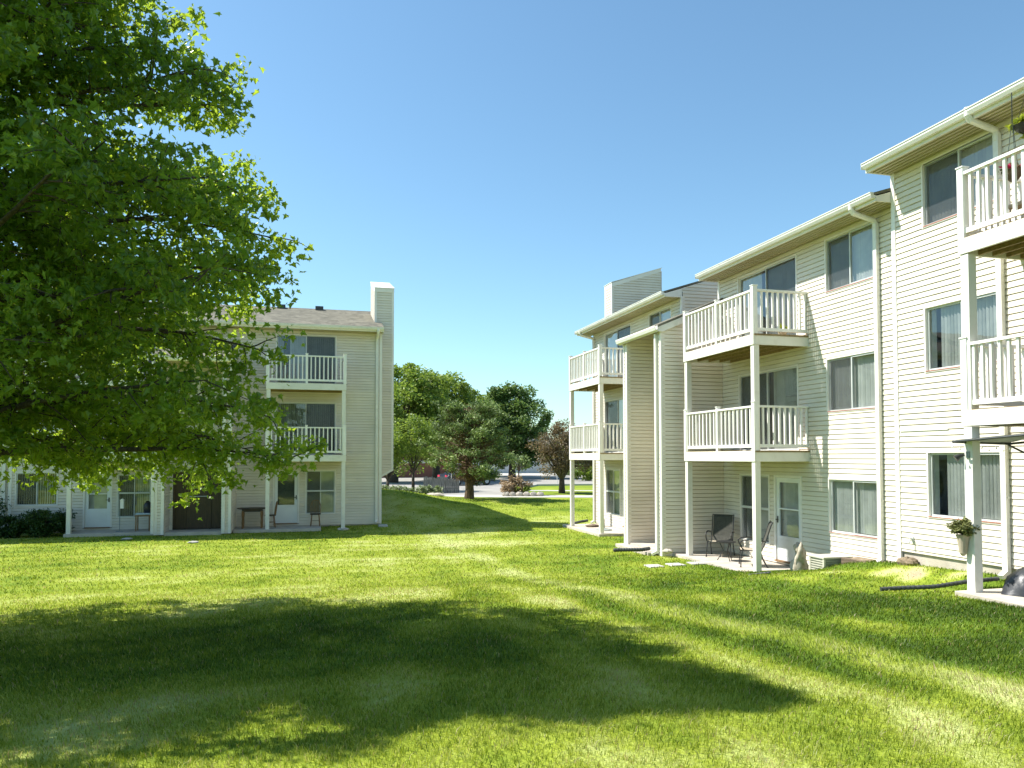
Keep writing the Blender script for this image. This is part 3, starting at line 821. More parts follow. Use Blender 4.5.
# ------------------------------------------------------------------ LEFT BUILDING
YF = 31.0
LZ = -.05
TL = lambda s, d, z: (s, YF - d, z + LZ)
lb = empty('apartment_building', (-4, YF, LZ), label='cream clapboard apartment building across the lawn on the left, partly hidden by the maple', cat='apartment building')
L0, L1 = -10.30, 2.74
lsd = (-1.27, .95)
hL = [(*lsd, 2.76, 4.76), (*lsd, 5.42, 7.40), (-.13, .95, .46, 2.12), (-1.36, -.39, .08, 2.14)]
lw = (-10.13 + .05, -8.78)
lsd2 = (-7.9, -5.6)
hL += [(*lw, z0, z1) for (z0, z1) in WZ] + [(*lsd2, 2.76, 4.76), (*lsd2, 5.42, 7.40), (-6.78, -5.68, .46, 2.02), (-7.93, -6.97, .08, 2.06)]
ro, zt, zr = eave_roof(TL, lb, L0, L1, 0, .04, ZS)
shell(TL, lb, L0, L1, 0, .02, ZS, zr - .08, hL); foundation(TL, lb, L0, L1, 0, -.9, .02); room_backing(TL, lb, L0 + .05, L1 - .05, 0, ZS, 0)
# next section towards the left, stepped back a little
TL2 = lambda s, d, z: TL(s, d - .2, z)
ro2, zt2, zr2 = eave_roof(TL2, lb, -22, L0, .3, 0, ZS + .3)
hL2 = [(-13.3, -11.3, z0, z1) for (z0, z1) in WZ]
shell(TL2, lb, -22, L0, 0, .02, ZS + .3, zr2 - .08, hL2); room_backing(TL2, lb, -21.9, L0 - .05, 0, ZS, 0)
for (z0, z1) in WZ:
    window(TL, lb, *lw, z0, z1, screen='lo', sill=None)
    window(TL2, lb, -13.3, -11.3, z0, z1, screen='lo', sill=None)
for a in (lsd, lsd2):
    window(TL, lb, *a, 2.76, 4.76, name='sliding_door', screen='hi', sill=None, blinds='blind2')
    window(TL, lb, *a, 5.42, 7.40, name='sliding_door', screen='hi', sill=None, blinds='blind')
window(TL, lb, -.13, .95, .46, 2.12, screen='lo', cross=1.34, sill=None)
window(TL, lb, -6.78, -5.68, .46, 2.02, screen='lo', cross=1.34, sill=None)
storm_door(TL, lb, -1.30, -.45, .10, 2.08, handle_s=-.50, glassz=.36)
storm_door(TL, lb, -7.87, -7.03, .10, 2.0, half=1.32, handle_s=-7.08, glassz=.36)
for s, sg in ((L1, -1), (L0, 1)):
    t = MB(TL)
    a, b = sorted((s - sg * .024, s + sg * .08)); t.box((a, .001, .02), (b, .045, ZS))
    e0, e1 = sorted((s - sg * .001, s - sg * .024)); t.box((e0, -.08, .02), (e1, 0, ZS))
    t.build('corner_board', 'trim', lb)
for z in fz:
    balcony(TL, lb, -1.58, 1.31, 0, 1.50, z)
    balcony(TL, lb, -8.10, -5.22, 0, 1.50, z)
for s in (-1.49, 1.22, -8.01, -5.31):
    post(TL, lb, s, 1.40, -.1, 2.49); post(TL, lb, s, 1.40, 2.742, 5.155)
stair_block(TL, lb, -5.22 + .02, -2.72, -4.93, -3.0, 1.87, -.05, False)
chase(TL, lb, 2.54, 3.27, -.7, -2.85, 9.58, 10.30, 1.86, 2.74, 1)
downspout(TL, lb, 2.56, 0, .12, ZS - .25, .66, ZS + .12)
downspout(TL, lb, -10.2 - .32, -.2, .12, ZS - .25, .3, ZS + .12)
m = MB(TL); m.box((-5.32, 1.885, 0), (-5.22, 1.955, 6.0)); m.box((-2.99, 1.90, .05), (-2.90, 1.97, 6.0)); m.build('downspout', 'gutter', lb)
# roof vents
for s in (-1.25, .35):
    m = MB(TL); m.box((s - .17, -3.9, zr - .22), (s + .17, -3.5, zr + .03))
    m.build('roof_vent', 'blackplastic', lb)

# ------------------------------------------------------------------ GROUND
def grow(a, b, step, lo, hi, g=1.28):
    xs = list(np.arange(a, b + step / 2, step)); s = step
    while xs[-1] < hi: s *= g; xs.append(xs[-1] + s)
    s = step
    while xs[0] > lo: s *= g; xs.insert(0, xs[0] - s)
    return np.array(xs)
gx = grow(-16, 14, .3, -1500, 1500); gy = grow(-3, 46, .3, -400, 3000)
X, Y = np.meshgrid(gx, gy, indexing='ij'); Z = terrain(X, Y)
nx, ny = X.shape
idx = np.arange(nx * ny).reshape(nx, ny)
F4 = np.stack([idx[:-1, :-1], idx[1:, :-1], idx[1:, 1:], idx[:-1, 1:]], -1).reshape(-1, 4)
near = (np.abs(X) < 60) & (Y < 80)
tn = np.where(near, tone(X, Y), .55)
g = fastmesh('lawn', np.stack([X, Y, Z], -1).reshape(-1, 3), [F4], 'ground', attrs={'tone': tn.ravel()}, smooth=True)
tag(g, kind='structure')

SLABS = []      # rectangles where no grass grows
def slab(name, x0, x1, y0, y1, ztop, mat='concrete'):
    m = MB(); m.box((x0, y0, ztop - .35), (x1, y1, ztop)); o = m.build(name, mat, bevel=.01)
    tag(o, kind='structure'); SLABS.append((x0, x1, y0, y1)); return o
slab('patio', 9.60, 11.17, 15.35, 19.29, -.02)
slab('patio', 9.66, 11.17, 25.0, 29.0, -.06)
slab('patio', 9.60, 10.97, 6.3, 9.80, .54)
slab('patio', -2.66, .42, 29.5, 30.97, -.03)
slab('patio', -8.15, -5.25, 29.5, 30.97, -.03)
slab('path', 9.0, 9.50, 19.6, 21.95, -.03)
SLABS += [(-22, L1, 31, 42), (-5.2, -2.7, 29.1, 31), (11.0, 24, 2, 30), (9.3, 11.3, 19.3, 22)]

def flat(name, pts, z, mat):
    m = MB(); m.poly([(x, y, z) for x, y in pts]); o = m.build(name, mat, fix=False); tag(o, kind='structure'); return o
# far roads and walks (terrain is level at z=.30 beyond y=39)
flat('road', [(4.0, 47.2), (9.5, 45.6), (11.6, 44.9), (12.8, 47.5), (15.0, 54), (17.5, 59), (34, 58), (75, 52), (75, 74), (35, 92), (15, 140), (4, 190), (-30, 190), (-10, 90), (-1, 60)], .306, 'asphalt')
flat('path', [(5.5, 45.2), (8.0, 43.9), (10.6, 42.6), (16, 40.9), (26, 38.0), (60, 28), (60, 29.8), (26, 40.1), (16.5, 43.2), (12.4, 44.5), (11.5, 45.2), (4.5, 47.4)], .312, 'path')
flat('path', [(13.9, 50.5), (16.2, 49.4), (19, 48.9), (19, 50.0), (16.4, 50.9), (14.2, 51.6)], .309, 'path')
flat('road', [(11, 110), (24, 95), (60, 95), (60, 105), (30, 120), (14, 160)], .311, 'path')
# kerb
m = MB()
kp = [(12.8, 47.5), (15.0, 54), (17.5, 59), (34, 58), (75, 52)]
for a, b in zip(kp[:-1], kp[1:]): m.bar((*a, .33), (*b, .33), .16, .20)
o = m.build('kerb', 'path'); tag(o, kind='structure')

# ------------------------------------------------------------------ GRASS BLADES
def make_grass():
    VX = []; 
    heading = HEAD
    rings = [(2.6, 4, 3600, .0042), (4, 5.5, 3600, .0045), (5.5, 7.5, 2700, .0055), (7.5, 10, 1700, .0070), (10, 13.5, 950, .0095), (13.5, 18, 480, .013), (18, 24, 240, .018), (24, 32, 120, .024), (32, 42, 60, .032)]
    xs, ys, ws = [], [], []
    for (t0, t1, rho, w) in rings:
        half = R(41) if t0 > 4 else R(48)
        area = half * (t1 ** 2 - t0 ** 2)
        n = int(area * rho)
        r = np.sqrt(rng.uniform(t0 * t0, t1 * t1, n)); th = heading + rng.uniform(-half, half, n)
        xs.append(r * np.sin(th)); ys.append(r * np.cos(th)); ws.append(np.full(n, w))
    x = np.concatenate(xs); y = np.concatenate(ys); w = np.concatenate(ws)
    ok = np.ones(len(x), bool)
    for (x0, x1, y0, y1) in SLABS: ok &= ~((x > x0 - .01) & (x < x1 + .01) & (y > y0 - .01) & (y < y1 + .01))
    tn = tone(x, y)
    # thin cover on the dry spots
    ok &= ~((tn > 1.0) & (rng.random(len(x)) < .8))
    x, y, w, tn = x[ok], y[ok], w[ok], tn[ok]
    n = len(x); z = terrain(x, y)
    clump = vnoise(x, y, .22, 21) * .5 + vnoise(x, y, .09, 22) * .5
    h = (.018 + .036 * clump) * rng.uniform(.6, 1.45, n) * np.where(tn > .75, .85, 1.05)
    w = w * rng.uniform(.7, 1.25, n)
    az = rng.uniform(0, 2 * math.pi, n)
    # blades lean with the mower's passes
    lean_dir = np.where(seg_dist(x, y, TRACK) < .35, 1.4, -1.7) + rng.normal(0, 1.0, n)
    lean = rng.uniform(.3, 1.25, n) * h
    lx, ly = np.cos(lean_dir) * lean, np.sin(lean_dir) * lean
    ax, ay = np.cos(az) * w / 2, np.sin(az) * w / 2
    P = np.zeros((n, 5, 3))
    P[:, 0] = np.stack([x - ax, y - ay, z - .012], -1); P[:, 1] = np.stack([x + ax, y + ay, z - .012], -1)
    P[:, 2] = np.stack([x + ax * .8 + lx * .35, y + ay * .8 + ly * .35, z + h * .6], -1); P[:, 3] = np.stack([x - ax * .8 + lx * .35, y - ay * .8 + ly * .35, z + h * .6], -1)
    P[:, 4] = np.stack([x + lx, y + ly, z + h * .95], -1)
    b = np.arange(n)[:, None] * 5
    q = b + np.array([[0, 1, 2, 3]]); t3 = b + np.array([[3, 2, 4]])
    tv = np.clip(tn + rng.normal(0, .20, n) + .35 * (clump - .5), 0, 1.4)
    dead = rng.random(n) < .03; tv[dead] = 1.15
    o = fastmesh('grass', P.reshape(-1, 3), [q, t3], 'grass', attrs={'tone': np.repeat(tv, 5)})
    tag(o, 'short mown lawn grass with pale mower tracks', 'grass', kind='stuff')
make_grass()

# ------------------------------------------------------------------ FOLIAGE
def frames(n, up=None, droop=.0):
    """random orthonormal frames; returns (a, b) axes: b = leaf length direction, a = width"""
    b = rng.normal(0, 1, (n, 3)); b[:, 2] = b[:, 2] * .6 - droop
    b /= np.linalg.norm(b, axis=1)[:, None]
    c = rng.normal(0, 1, (n, 3)) * .8; c[:, 2] += 1.0
    a = np.cross(b, c); a /= (np.linalg.norm(a, axis=1)[:, None] + 1e-9)
    c = np.cross(a, b)
    return a, b, c

MAPLE_HALF = [(0, 0), (.16, .10), (.42, .02), (.34, .25), (.56, .52), (.30, .52), (.20, .66), (0, 1.0)]
def maple_leaves(name, pos, size, mat, parent, droop=.55, rnd=None):
    n = len(pos)
    a, b, c = frames(n, droop=droop)
    s = size * rng.uniform(.5, 1.35, n)
    R_ = np.array(MAPLE_HALF); k = len(R_)
    right = R_; left = R_[1:-1] * np.array([-1, 1])
    T_ = np.concatenate([right, left])              # k + k-2
    nv = len(T_)
    fold = np.abs(T_[:, 0]) * .35; curl = -(T_[:, 1] ** 2) * .22
    P = pos[:, None, :] + s[:, None, None] * (a[:, None, :] * T_[None, :, 0, None] + b[:, None, :] * T_[None, :, 1, None] + c[:, None, :] * (fold + curl)[None, :, None])
    base = np.arange(n)[:, None] * nv
    fr = base + np.arange(k)[None, :]
    li = [k - 1] + list(range(nv - 1, k - 1, -1)) + [0]
    fl = base + np.array([0] + list(range(k, nv)) + [k - 1])[None, :]
    r = rng.random(n) if rnd is None else rnd
    return fastmesh(name, P.reshape(-1, 3), [fr, fl], mat, parent, attrs={'rnd': np.repeat(r, nv)})

def simple_leaves(name, pos, size, mat, parent, droop=.2, aspect=.55, rnd=None, nrm=None, local=False):
    n = len(pos)
    a, b, c = frames(n, droop=droop)
    s = (size * rng.uniform(.6, 1.3, n))[:, None]
    P = np.stack([pos, pos + (a * aspect * .5 + b * .45) * s, pos + (b + c * .1) * s, pos + (-a * aspect * .5 + b * .5 + c * .12) * s], 1)
    f = np.arange(n)[:, None] * 4 + np.arange(4)[None, :]
    r = rng.random(n) if rnd is None else rnd
    return fastmesh(name, P.reshape(-1, 3), [f], mat, parent, attrs={'rnd': np.repeat(r, 4)}, local=local)

def branch_path(p0, d, L, n, wob, grav):
    pts = [Vector(p0)]; d = Vector(d).normalized()
    for k in range(n):
        d = (d + Vector((random.gauss(0, wob), random.gauss(0, wob), random.gauss(0, wob) + grav)).normalized() * 0 + Vector((random.gauss(0, wob), random.gauss(0, wob), random.gauss(0, wob) + grav))).normalized()
        pts.append(pts[-1] + d * (L / n))
    return pts

def maple():
    tx, ty = -4.6, 11.0
    tz = float(terrain(tx, ty))
    root = empty('maple_tree', (tx, ty, tz), label='large leafy green maple whose crown fills the upper left foreground', cat='tree')
    wood = MB()
    H = 11.6
    lx = lambda h: tx + .13 * max(0, h - 4)
    ly = lambda h: ty - .36 * max(0, h - 4)
    trunk = [(tx, ty, tz - .1), (tx + .03, ty, tz + 1.2), (tx - .03, ty + .03, tz + 3), (tx, ty, tz + 4), (lx(6), ly(6), tz + 6), (lx(8.5), ly(8.5), tz + 8.5), (lx(H - .8), ly(H - .8), tz + H - .8)]
    wood.tube(trunk, [.27, .21, .18, .16, .13, .08, .03], 12)
    hs = [0, 1.6, 2.6, 4.2, 5.5, 7.0, 8.2, 9.3, 10.4, 11.6]; rs = [2.4, 3.7, 4.4, 4.45, 4.05, 3.4, 2.4, 1.6, 1.0, .35]
    Rr = lambda h: float(np.interp(h, hs, rs))
    tips = []
    nl = 160
    for i in range(nl):
        h0 = 2.35 + (H - 2.6) * (i / nl) ** 1.15
        az = i * 2.39996 + random.uniform(-.3, .3)
        elev = .22 + .5 * (h0 / H) + random.uniform(-.12, .12)
        reach = Rr(h0 + .4) * random.uniform(.86, 1.04)
        d = Vector((math.cos(az) * math.cos(elev), math.sin(az) * math.cos(elev), math.sin(elev)))
        base = Vector((lx(h0 * .92), ly(h0 * .92), tz + h0 * .92))
        L = reach / math.cos(elev * .6)
        n = 9
        pts = [base]; dd = d.copy()
        for k in range(n):
            g = -.06 if h0 < 4 else -.045
            dd = (dd + Vector((random.gauss(0, .07), random.gauss(0, .07), random.gauss(0, .05) + g))).normalized()
            pts.append(pts[-1] + dd * (L / n))
        r0 = .065 * (1 - h0 / H * .6)
        wood.tube(pts, [r0 * (1 - k / n) + .006 for k in range(n + 1)], 6, cap=False)
        for k in range(2, n + 1):
            for q in range(3 if k > 3 else 2):
                f = random.random(); p = pts[k - 1].lerp(pts[k], f)
                ax = (pts[k] - pts[k - 1]).normalized()
                sd_ = Vector((random.gauss(0, 1), random.gauss(0, 1), random.gauss(0, .45))); sd_ = (sd_ - ax * sd_.dot(ax)).normalized()
                d2 = (ax * random.uniform(.5, 1.1) + sd_).normalized()
                L2 = L * random.uniform(.13, .30) * (1.15 - .55 * k / n)
                p2 = [p]; e = d2.copy()
                for w_ in range(4):
                    e = (e + Vector((random.gauss(0, .12), random.gauss(0, .12), random.gauss(0, .10) - .07))).normalized(); p2.append(p2[-1] + e * (L2 / 4))
                wood.tube(p2, [.012, .010, .008, .006, .003], 4, cap=False)
                for w_ in range(1, 5):
                    tips.append((p2[w_], (p2[w_] - p2[w_ - 1]).normalized(), .7 if w_ < 4 else 1.2))
    wood.build('trunk', 'bark', root, smooth=True, fix=False)
    pos = []; sp = []
    for (p, d, wt) in tips:
        if random.random() < .20: continue
        nn = int(24 * wt * random.uniform(.4, 1.35))
        c = np.array(p + d * .05); pos.append(c + rng.normal(0, 1, (nn, 3)) * np.array([.115, .115, .08]))
    pos = np.concatenate(pos)
    # a little thinning so that sky shows between the sprays
    n1 = vnoise(pos[:, 0] * 1.0 + pos[:, 2] * .8, pos[:, 1] - pos[:, 2] * .7, .42, 31)
    pos = pos[rng.random(len(pos)) < np.clip(-.12 + 2.3 * n1, 0, 1)]
    rn = np.clip(rng.random(len(pos)) * .6 + .9 * vnoise(pos[:, 0] + pos[:, 2], pos[:, 1] + pos[:, 2] * .6, .8, 44) - .25, 0, 1)
    maple_leaves('crown', pos, .092, 'maple', root, rnd=rn)
    print('maple leaves', len(pos))
maple()

def crown_points(c, rad, nclump, per, csize, seed, flat=.8, hollow=.55, bumps=.25):
    """leaf positions gathered in clumps spread through an uneven crown"""
    r = np.random.default_rng(seed)
    d = r.normal(0, 1, (nclump, 3)); d /= np.linalg.norm(d, axis=1)[:, None]
    lob = 1 + bumps * (np.sin(d[:, 0] * 3.1 + seed) * np.cos(d[:, 2] * 4.2 + seed * 1.7) + .5 * np.sin(d[:, 1] * 6 + seed))
    rr = (hollow + (1 - hollow) * r.random(nclump) ** .6) * lob
    cc = np.array(c) + d * rr[:, None] * np.array(rad)
    out = []; rn = []
    for k in range(nclump):
        n = int(per * r.uniform(.6, 1.4)); e = r.normal(0, 1, (n, 3)); e /= np.linalg.norm(e, axis=1)[:, None]
        s = csize * r.uniform(.6, 1.3)
        q = e * (r.random(n) ** .33)[:, None] * s * np.array([1, 1, flat])
        out.append(cc[k] + q); rn.append(np.clip(.5 + r.normal(0, .25) + r.normal(0, .18, n), 0, 1))
    return np.concatenate(out), np.concatenate(rn), cc

def tree(kind, x, y, h, rad, zc, mat, label, seed, nclump=70, per=150, csize=.8, leaf=.26, trunk_r=.22, fork=1.6, bark='bark', hollow=.5, z0=None, lean=0, group=None, nlimb=9, bumps=.25):
    z = float(terrain(x, y)) if z0 is None else z0
    root = empty(kind, (x, y, z), label=label, cat='tree', group=group)
    P, rn, cc = crown_points((x + lean, y, z + zc), rad, nclump, per, csize, seed, hollow=hollow, bumps=bumps)
    w = MB(); rr = random.Random(seed)
    top = Vector((x + lean * .5, y, z + fork))
    w.tube([(x, y, z - .1), (x + lean * .2, y, z + fork * .5), top], [trunk_r * 1.25, trunk_r, trunk_r * .85], 9)
    ids = rr.sample(range(len(cc)), min(nlimb + 8, len(cc)))
    for i in ids:
        e = Vector(cc[i]); mid = top.lerp(e, .5) + Vector((rr.gauss(0, .1), rr.gauss(0, .1), .12 * (e - top).length))
        w.tube([top - Vector((0, 0, .1)), mid, e], [trunk_r * .5, trunk_r * .28, .02], 6, cap=False)
    w.build('trunk', bark, root, smooth=True, fix=False)
    simple_leaves('crown', P, leaf, mat, root, rnd=rn)
    return root

# big trees beyond the parking area
tree('oak_tree', 7.3, 70, 11, (5.6, 5.0, 4.2), 6.1, 'farleaf', 'tall broad green tree directly right of the left building chimney', 3, 150, 330, 1.05, .30, .4, 2.5, bumps=.12)
tree('oak_tree', 12.0, 75, 10.5, (4.4, 4.2, 4.3), 6.4, 'farleaf', 'tall rounded green tree standing behind the dark pine', 5, 140, 320, 1.0, .30, .36, 2.5, bumps=.12)
tree('oak_tree', 21.0, 80, 9.5, (4.2, 4.0, 4.1), 5.3, 'darkleaf', 'rounded dark green tree with ragged right edge, right of the pine', 8, 130, 300, .95, .30, .36, 2.0, bumps=.15)
tree('oak_tree', 19.7, 88, 10, (4.3, 4, 4.2), 5.6, 'farleaf', 'tall green tree in the gap between the two rounded trees behind the pine', 9, 120, 280, 1.0, .32, .36, 2.0, bumps=.12)
# light green locusts by the bed
tree('locust_tree', 6.75, 52, 6, (1.9, 1.8, 1.9), 3.4, 'brightleaf', 'light yellow-green young tree with slim trunk left of the pine', 12, 75, 95, .55, .17, .10, 1.3, hollow=.3)
tree('locust_tree', 4.9, 50.5, 5, (1.7, 1.6, 1.4), 2.8, 'brightleaf', 'small forked green tree nearest the left building corner', 14, 60, 85, .5, .16, .10, .9, hollow=.3)
# purple crabapple
tree('crabapple_tree', 15.6, 46.9, 4.6, (2.25, 2.2, 1.75), 2.75, 'purple', 'purple-brown leaved small tree with short dark trunk behind the far balconies', 17, 90, 100, .5, .15, .19, .95, hollow=.25)

def pine():
    x, y = 8.35, 41.0; z = float(terrain(x, y))
    root = empty('pine_tree', (x, y, z), label='broad dark pine with brown inner branches and stout trunk beside the walk', cat='tree')
    w = MB(); w.tube([(x, y, z - .1), (x + .03, y, z + .5), (x - .04, y, z + 1.6), (x + .1, y, z + 3.4), (x, y, z + 5.0)], [.30, .24, .20, .13, .04], 10)
    w.tube([(x + .05, y, z + .6), (x + .5, y + .1, z + 1.5), (x + 1.2, y, z + 2.4)], [.14, .11, .06], 8)
    tufts = []; br = []
    rr = random.Random(4)
    for i in range(46):
        h = 1.0 + 4.2 * i / 46; az = i * 2.4 + rr.uniform(-.4, .4)
        L = float(np.interp(h, [1.0, 1.6, 2.6, 3.8, 4.8, 5.4], [1.9, 2.9, 2.7, 2.2, 1.5, .6])) * rr.uniform(.7, 1.08)
        e = .05 + .09 * h; d = Vector((math.cos(az), math.sin(az), e)); p = [Vector((x, y, z + h * .9))]
        for k in range(6):
            d = (d + Vector((rr.gauss(0, .12), rr.gauss(0, .12), rr.gauss(0, .06)))).normalized(); p.append(p[-1] + d * L / 6)
        w.tube(p, [.06, .05, .04, .03, .025, .02, .01], 5, cap=False)
        for k in range(1, 7):
            for q in range(4):
                c = p[k] + Vector((rr.gauss(0, .22), rr.gauss(0, .22), rr.gauss(0, .10) + .05))
                (tufts if k >= 4 or rr.random() < .12 else br).append(c)
                w.bar(p[k], c, .014)
    w.build('trunk', 'bark2', root, fix=False)
    def cloud(cs, per, s):
        P = [np.array(c) + rng.normal(0, 1, (per, 3)) * np.array([s, s, s * .6]) for c in cs]; r_ = [np.clip(rng.normal(.5, .3) + rng.normal(0, .15, per), 0, 1) for _ in cs]
        return np.concatenate(P), np.concatenate(r_)
    tufts = [c for c in tufts if vnoise(c.x + c.z * .5, c.y + c.z, .8, 77) > .30]
    P, r_ = cloud(tufts, 42, .12); simple_leaves('crown', P, .17, 'pine', root, droop=-.5, aspect=.3, rnd=r_)
    P, r_ = cloud(br, 15, .18); simple_leaves('brown_twigs', P, .15, 'deadtwig', root, aspect=.25, rnd=r_)
pine()

def shrub(kind, x, y, rad, h, mat, label, seed, n=26, per=120, leaf=.07, z=None, cat='shrub', group=None):
    z = float(terrain(x, y)) if z is None else z
    root = empty(kind, (x, y, z), label=label, cat=cat, group=group)
    P, rn, cc = crown_points((x, y, z + h * .5), (rad[0], rad[1], h * .42), n, per, h * .26, seed, hollow=.45, bumps=.15)
    P = P[P[:, 2] > z - .02] if True else P
    rn = np.resize(rn, len(P))
    w = MB()
    for c in cc[:9]: w.tube([(x, y, z - .05), tuple((np.array((x, y, z)) + c) / 2), tuple(c)], [.02, .012, .005], 5, cap=False)
    w.build('stems', 'bark2', root, fix=False)
    simple_leaves('foliage', P, leaf, mat, root, rnd=rn)
    return root
shrub('shrub', -8.9, 30.0, (.85, .6), 1.05, 'shrub', 'rounded dark green bush beside the patio post at the left building', 41, 34, 260, .085)
shrub('shrub', -10.2, 29.95, (.8, .55), .72, 'shrub', 'low spreading dark shrub at the lower left window', 43, 30, 200, .095)
shrub('shrub', -10.55, 30.2, (.22, .22), 1.65, 'shrub', 'thin upright shrub climbing beside the leftmost downspout', 44, 14, 60, .10)
shrub('shrub', -11.9, 30.0, (.8, .5), .8, 'shrub', 'dark shrub at the very left edge of the picture', 45, 22, 160, .09)

# ------------------------------------------------------------------ THINGS AT THE RIGHT BUILDING
def sling_chair():
    root = empty('patio_chair', (0, 0, 0))
    # chair faces +y locally
    s = MB(); n = 8
    def sheet(mb, prof, x0, x1, th=.012):
        for a, b in zip(prof[:-1], prof[1:]):
            d = (Vector((0, b[0] - a[0], b[1] - a[1]))).normalized(); nn = Vector((1, 0, 0)).cross(d) * th
            pa, pb = Vector((0, a[0], a[1])), Vector((0, b[0], b[1]))
            v = []
            for xx in (x0, x1):
                for p in (pa, pb):
                    v.append(p + Vector((xx, 0, 0))); v.append(p + nn + Vector((xx, 0, 0)))
            i = [mb.pt(q) for q in v]
            for q in ((0, 2, 6, 4), (1, 5, 7, 3), (0, 4, 5, 1), (2, 3, 7, 6), (0, 1, 3, 2), (4, 6, 7, 5)): mb.f.append([i[k] for k in q])
    sheet(s, [(.27, .40), (.22, .425), (.05, .40), (-.20, .385)], -.25, .25); s.build('seat', 'sling', root, local=True)
    b = MB(); sheet(b, [(-.20, .385), (-.27, .52), (-.36, .78), (-.43, 1.00), (-.47, 1.06)], -.25, .25); b.build('backrest', 'slingshade', root, local=True)
    f = MB()
    for sx in (-1, 1):
        x = .275 * sx
        f.tube([(x, .28, .40), (x, .05, .39), (x, -.20, .38), (x, -.27, .52), (x, -.36, .78), (x, -.43, 1.0), (x, -.47, 1.07)], .014, 7)
        f.tube([(x + .04 * sx, .20, .41), (x + .05 * sx, .27, .50), (x + .05 * sx, .29, .58), (x + .05 * sx, .22, .64), (x + .05 * sx, .0, .655), (x + .03 * sx, -.28, .62)], .016, 7)
    f.bar((-.275, .27, .395), (.275, .27, .395), .022); f.bar((-.275, -.46, 1.06), (.275, -.46, 1.06), .022); f.bar((-.275, -.2, .37), (.275, -.2, .37), .022)
    f.build('frame', 'black', root, local=True)
    for sx in (-1, 1):
        for (a, c) in (((.29 * sx, .22, .41), (.32 * sx, .27, 0)), ((.29 * sx, -.18, .38), (.30 * sx, -.34, 0))):
            l = MB(); l.tube([a, ((a[0] + c[0]) / 2, (a[1] + c[1]) / 2 + .02, .2), c], .014, 7); l.lathe([(.02, 0), (.02, .02)], c, 8); l.build('leg', 'black', root, local=True)
    return root
ch = sling_chair()
ch.location = (10.5, 18.35, -.02); ch.rotation_euler = (0, 0, R(140))
tag(ch, 'black framed sling patio chair in the corner by the stairwell wall', 'chair', 'sling chairs on the right patio')
c2 = copy_tree(ch); c2.location = (10.3, 16.55, -.02); c2.rotation_euler = (0, 0, R(62))
tag(c2, 'black framed sling patio chair behind the near balcony post, facing left', 'chair', 'sling chairs on the right patio')
st = empty('side_table', (10.2, 17.55, -.02), label='small round black table between the two sling chairs', cat='table')
m = MB(); m.lathe([(.23, .46), (.25, .465), (.25, .48), (.23, .485)], n=24); m.build('tabletop', 'black', st, local=True)
for k in range(3):
    a = k * 2.094 + .4; m = MB(); m.tube([(.16 * math.cos(a), .16 * math.sin(a), .46), (.07 * math.cos(a), .07 * math.sin(a), .25), (.22 * math.cos(a), .22 * math.sin(a), 0)], .011, 6); m.build('leg', 'black', st, local=True)

def blob(mb, c, r, seed, n=12, m_=8, amp=.18, sq=(1, 1, 1)):
    rr = np.random.default_rng(seed); ph = rr.uniform(0, 6.28, 6)
    idx = []
    for i in range(m_ + 1):
        th = math.pi * i / m_
        row = []
        for j in range(n):
            p = 2 * math.pi * j / n
            k = 1 + amp * (math.sin(2 * p + ph[0] + th) * .5 + math.sin(3 * p + ph[1]) * math.sin(th * 2 + ph[2]) * .6 + math.cos(5 * p + ph[3] + th * 3) * .3)
            row.append(mb.pt((c[0] + r[0] * k * math.sin(th) * math.cos(p), c[1] + r[1] * k * math.sin(th) * math.sin(p), c[2] + r[2] * k * math.cos(th))))
        idx.append(row)
    for a, b in zip(idx[:-1], idx[1:]):
        for j in range(n): mb.f.append([a[j], a[(j + 1) % n], b[(j + 1) % n], b[j]])

def rock(x, y, z, r, seed, name='rock', label=None, mat='rock', group=None, cat='rock'):
    m = MB(); blob(m, (x, y, z), r, seed, 10, 6, .22); o = m.build(name, mat); tag(o, label, cat, group); return o

# pale lumpy garden stone by the door
m = MB(); blob(m, (10.60, 15.12, .12), (.15, .16, .24), 3, 16, 11, .4); blob(m, (10.62, 15.10, .36), (.13, .14, .25), 5, 16, 11, .5); blob(m, (10.60, 15.15, .55), (.10, .09, .10), 6, 14, 8, .5)
o = m.build('garden_statue', 'stone', smooth=True); tag(o, 'lumpy pale stone garden ornament standing beside the white patio door', 'garden ornament')
# air conditioner
ac = empty('air_conditioner', (10.72, 14.22, .04), label='low tan and green louvred air conditioning unit on the grass by the wall', cat='air conditioner')
x0, x1, y0, y1 = 10.40, 11.08, 13.98, 14.46
m = MB(); m.box((x0 + .02, y0 + .02, -.05), (x1 - .02, y1 - .02, .46)); m.build('casing', 'acgreen', ac)
m = MB(); m.box((x0 - .02, y0 - .02, .46), (x1 + .02, y1 + .02, .50)); m.build('lid', 'actan', ac, bevel=.008)
m = MB()
for k in range(8):
    z = .05 + k * .05
    m.box((x0 - .005, y0 + .04, z), (x0 + .018, y1 - .04, z + .022))
for (a, b) in ((y0 - .01, y0 + .04), (y1 - .04, y1 + .01)): m.box((x0 - .01, a, -.05), (x0 + .03, b, .46))
m.build('side_grille', 'actan', ac)
m = MB()
for k in range(8):
    z = .05 + k * .05
    m.box((x0 + .05, y0 - .005, z), (x1 - .05, y0 + .018, z + .024))
m.box((x1 - .05, y0 - .01, -.05), (x1, y0 + .03, .46))
m.build('front_grille', 'acgreen', ac)
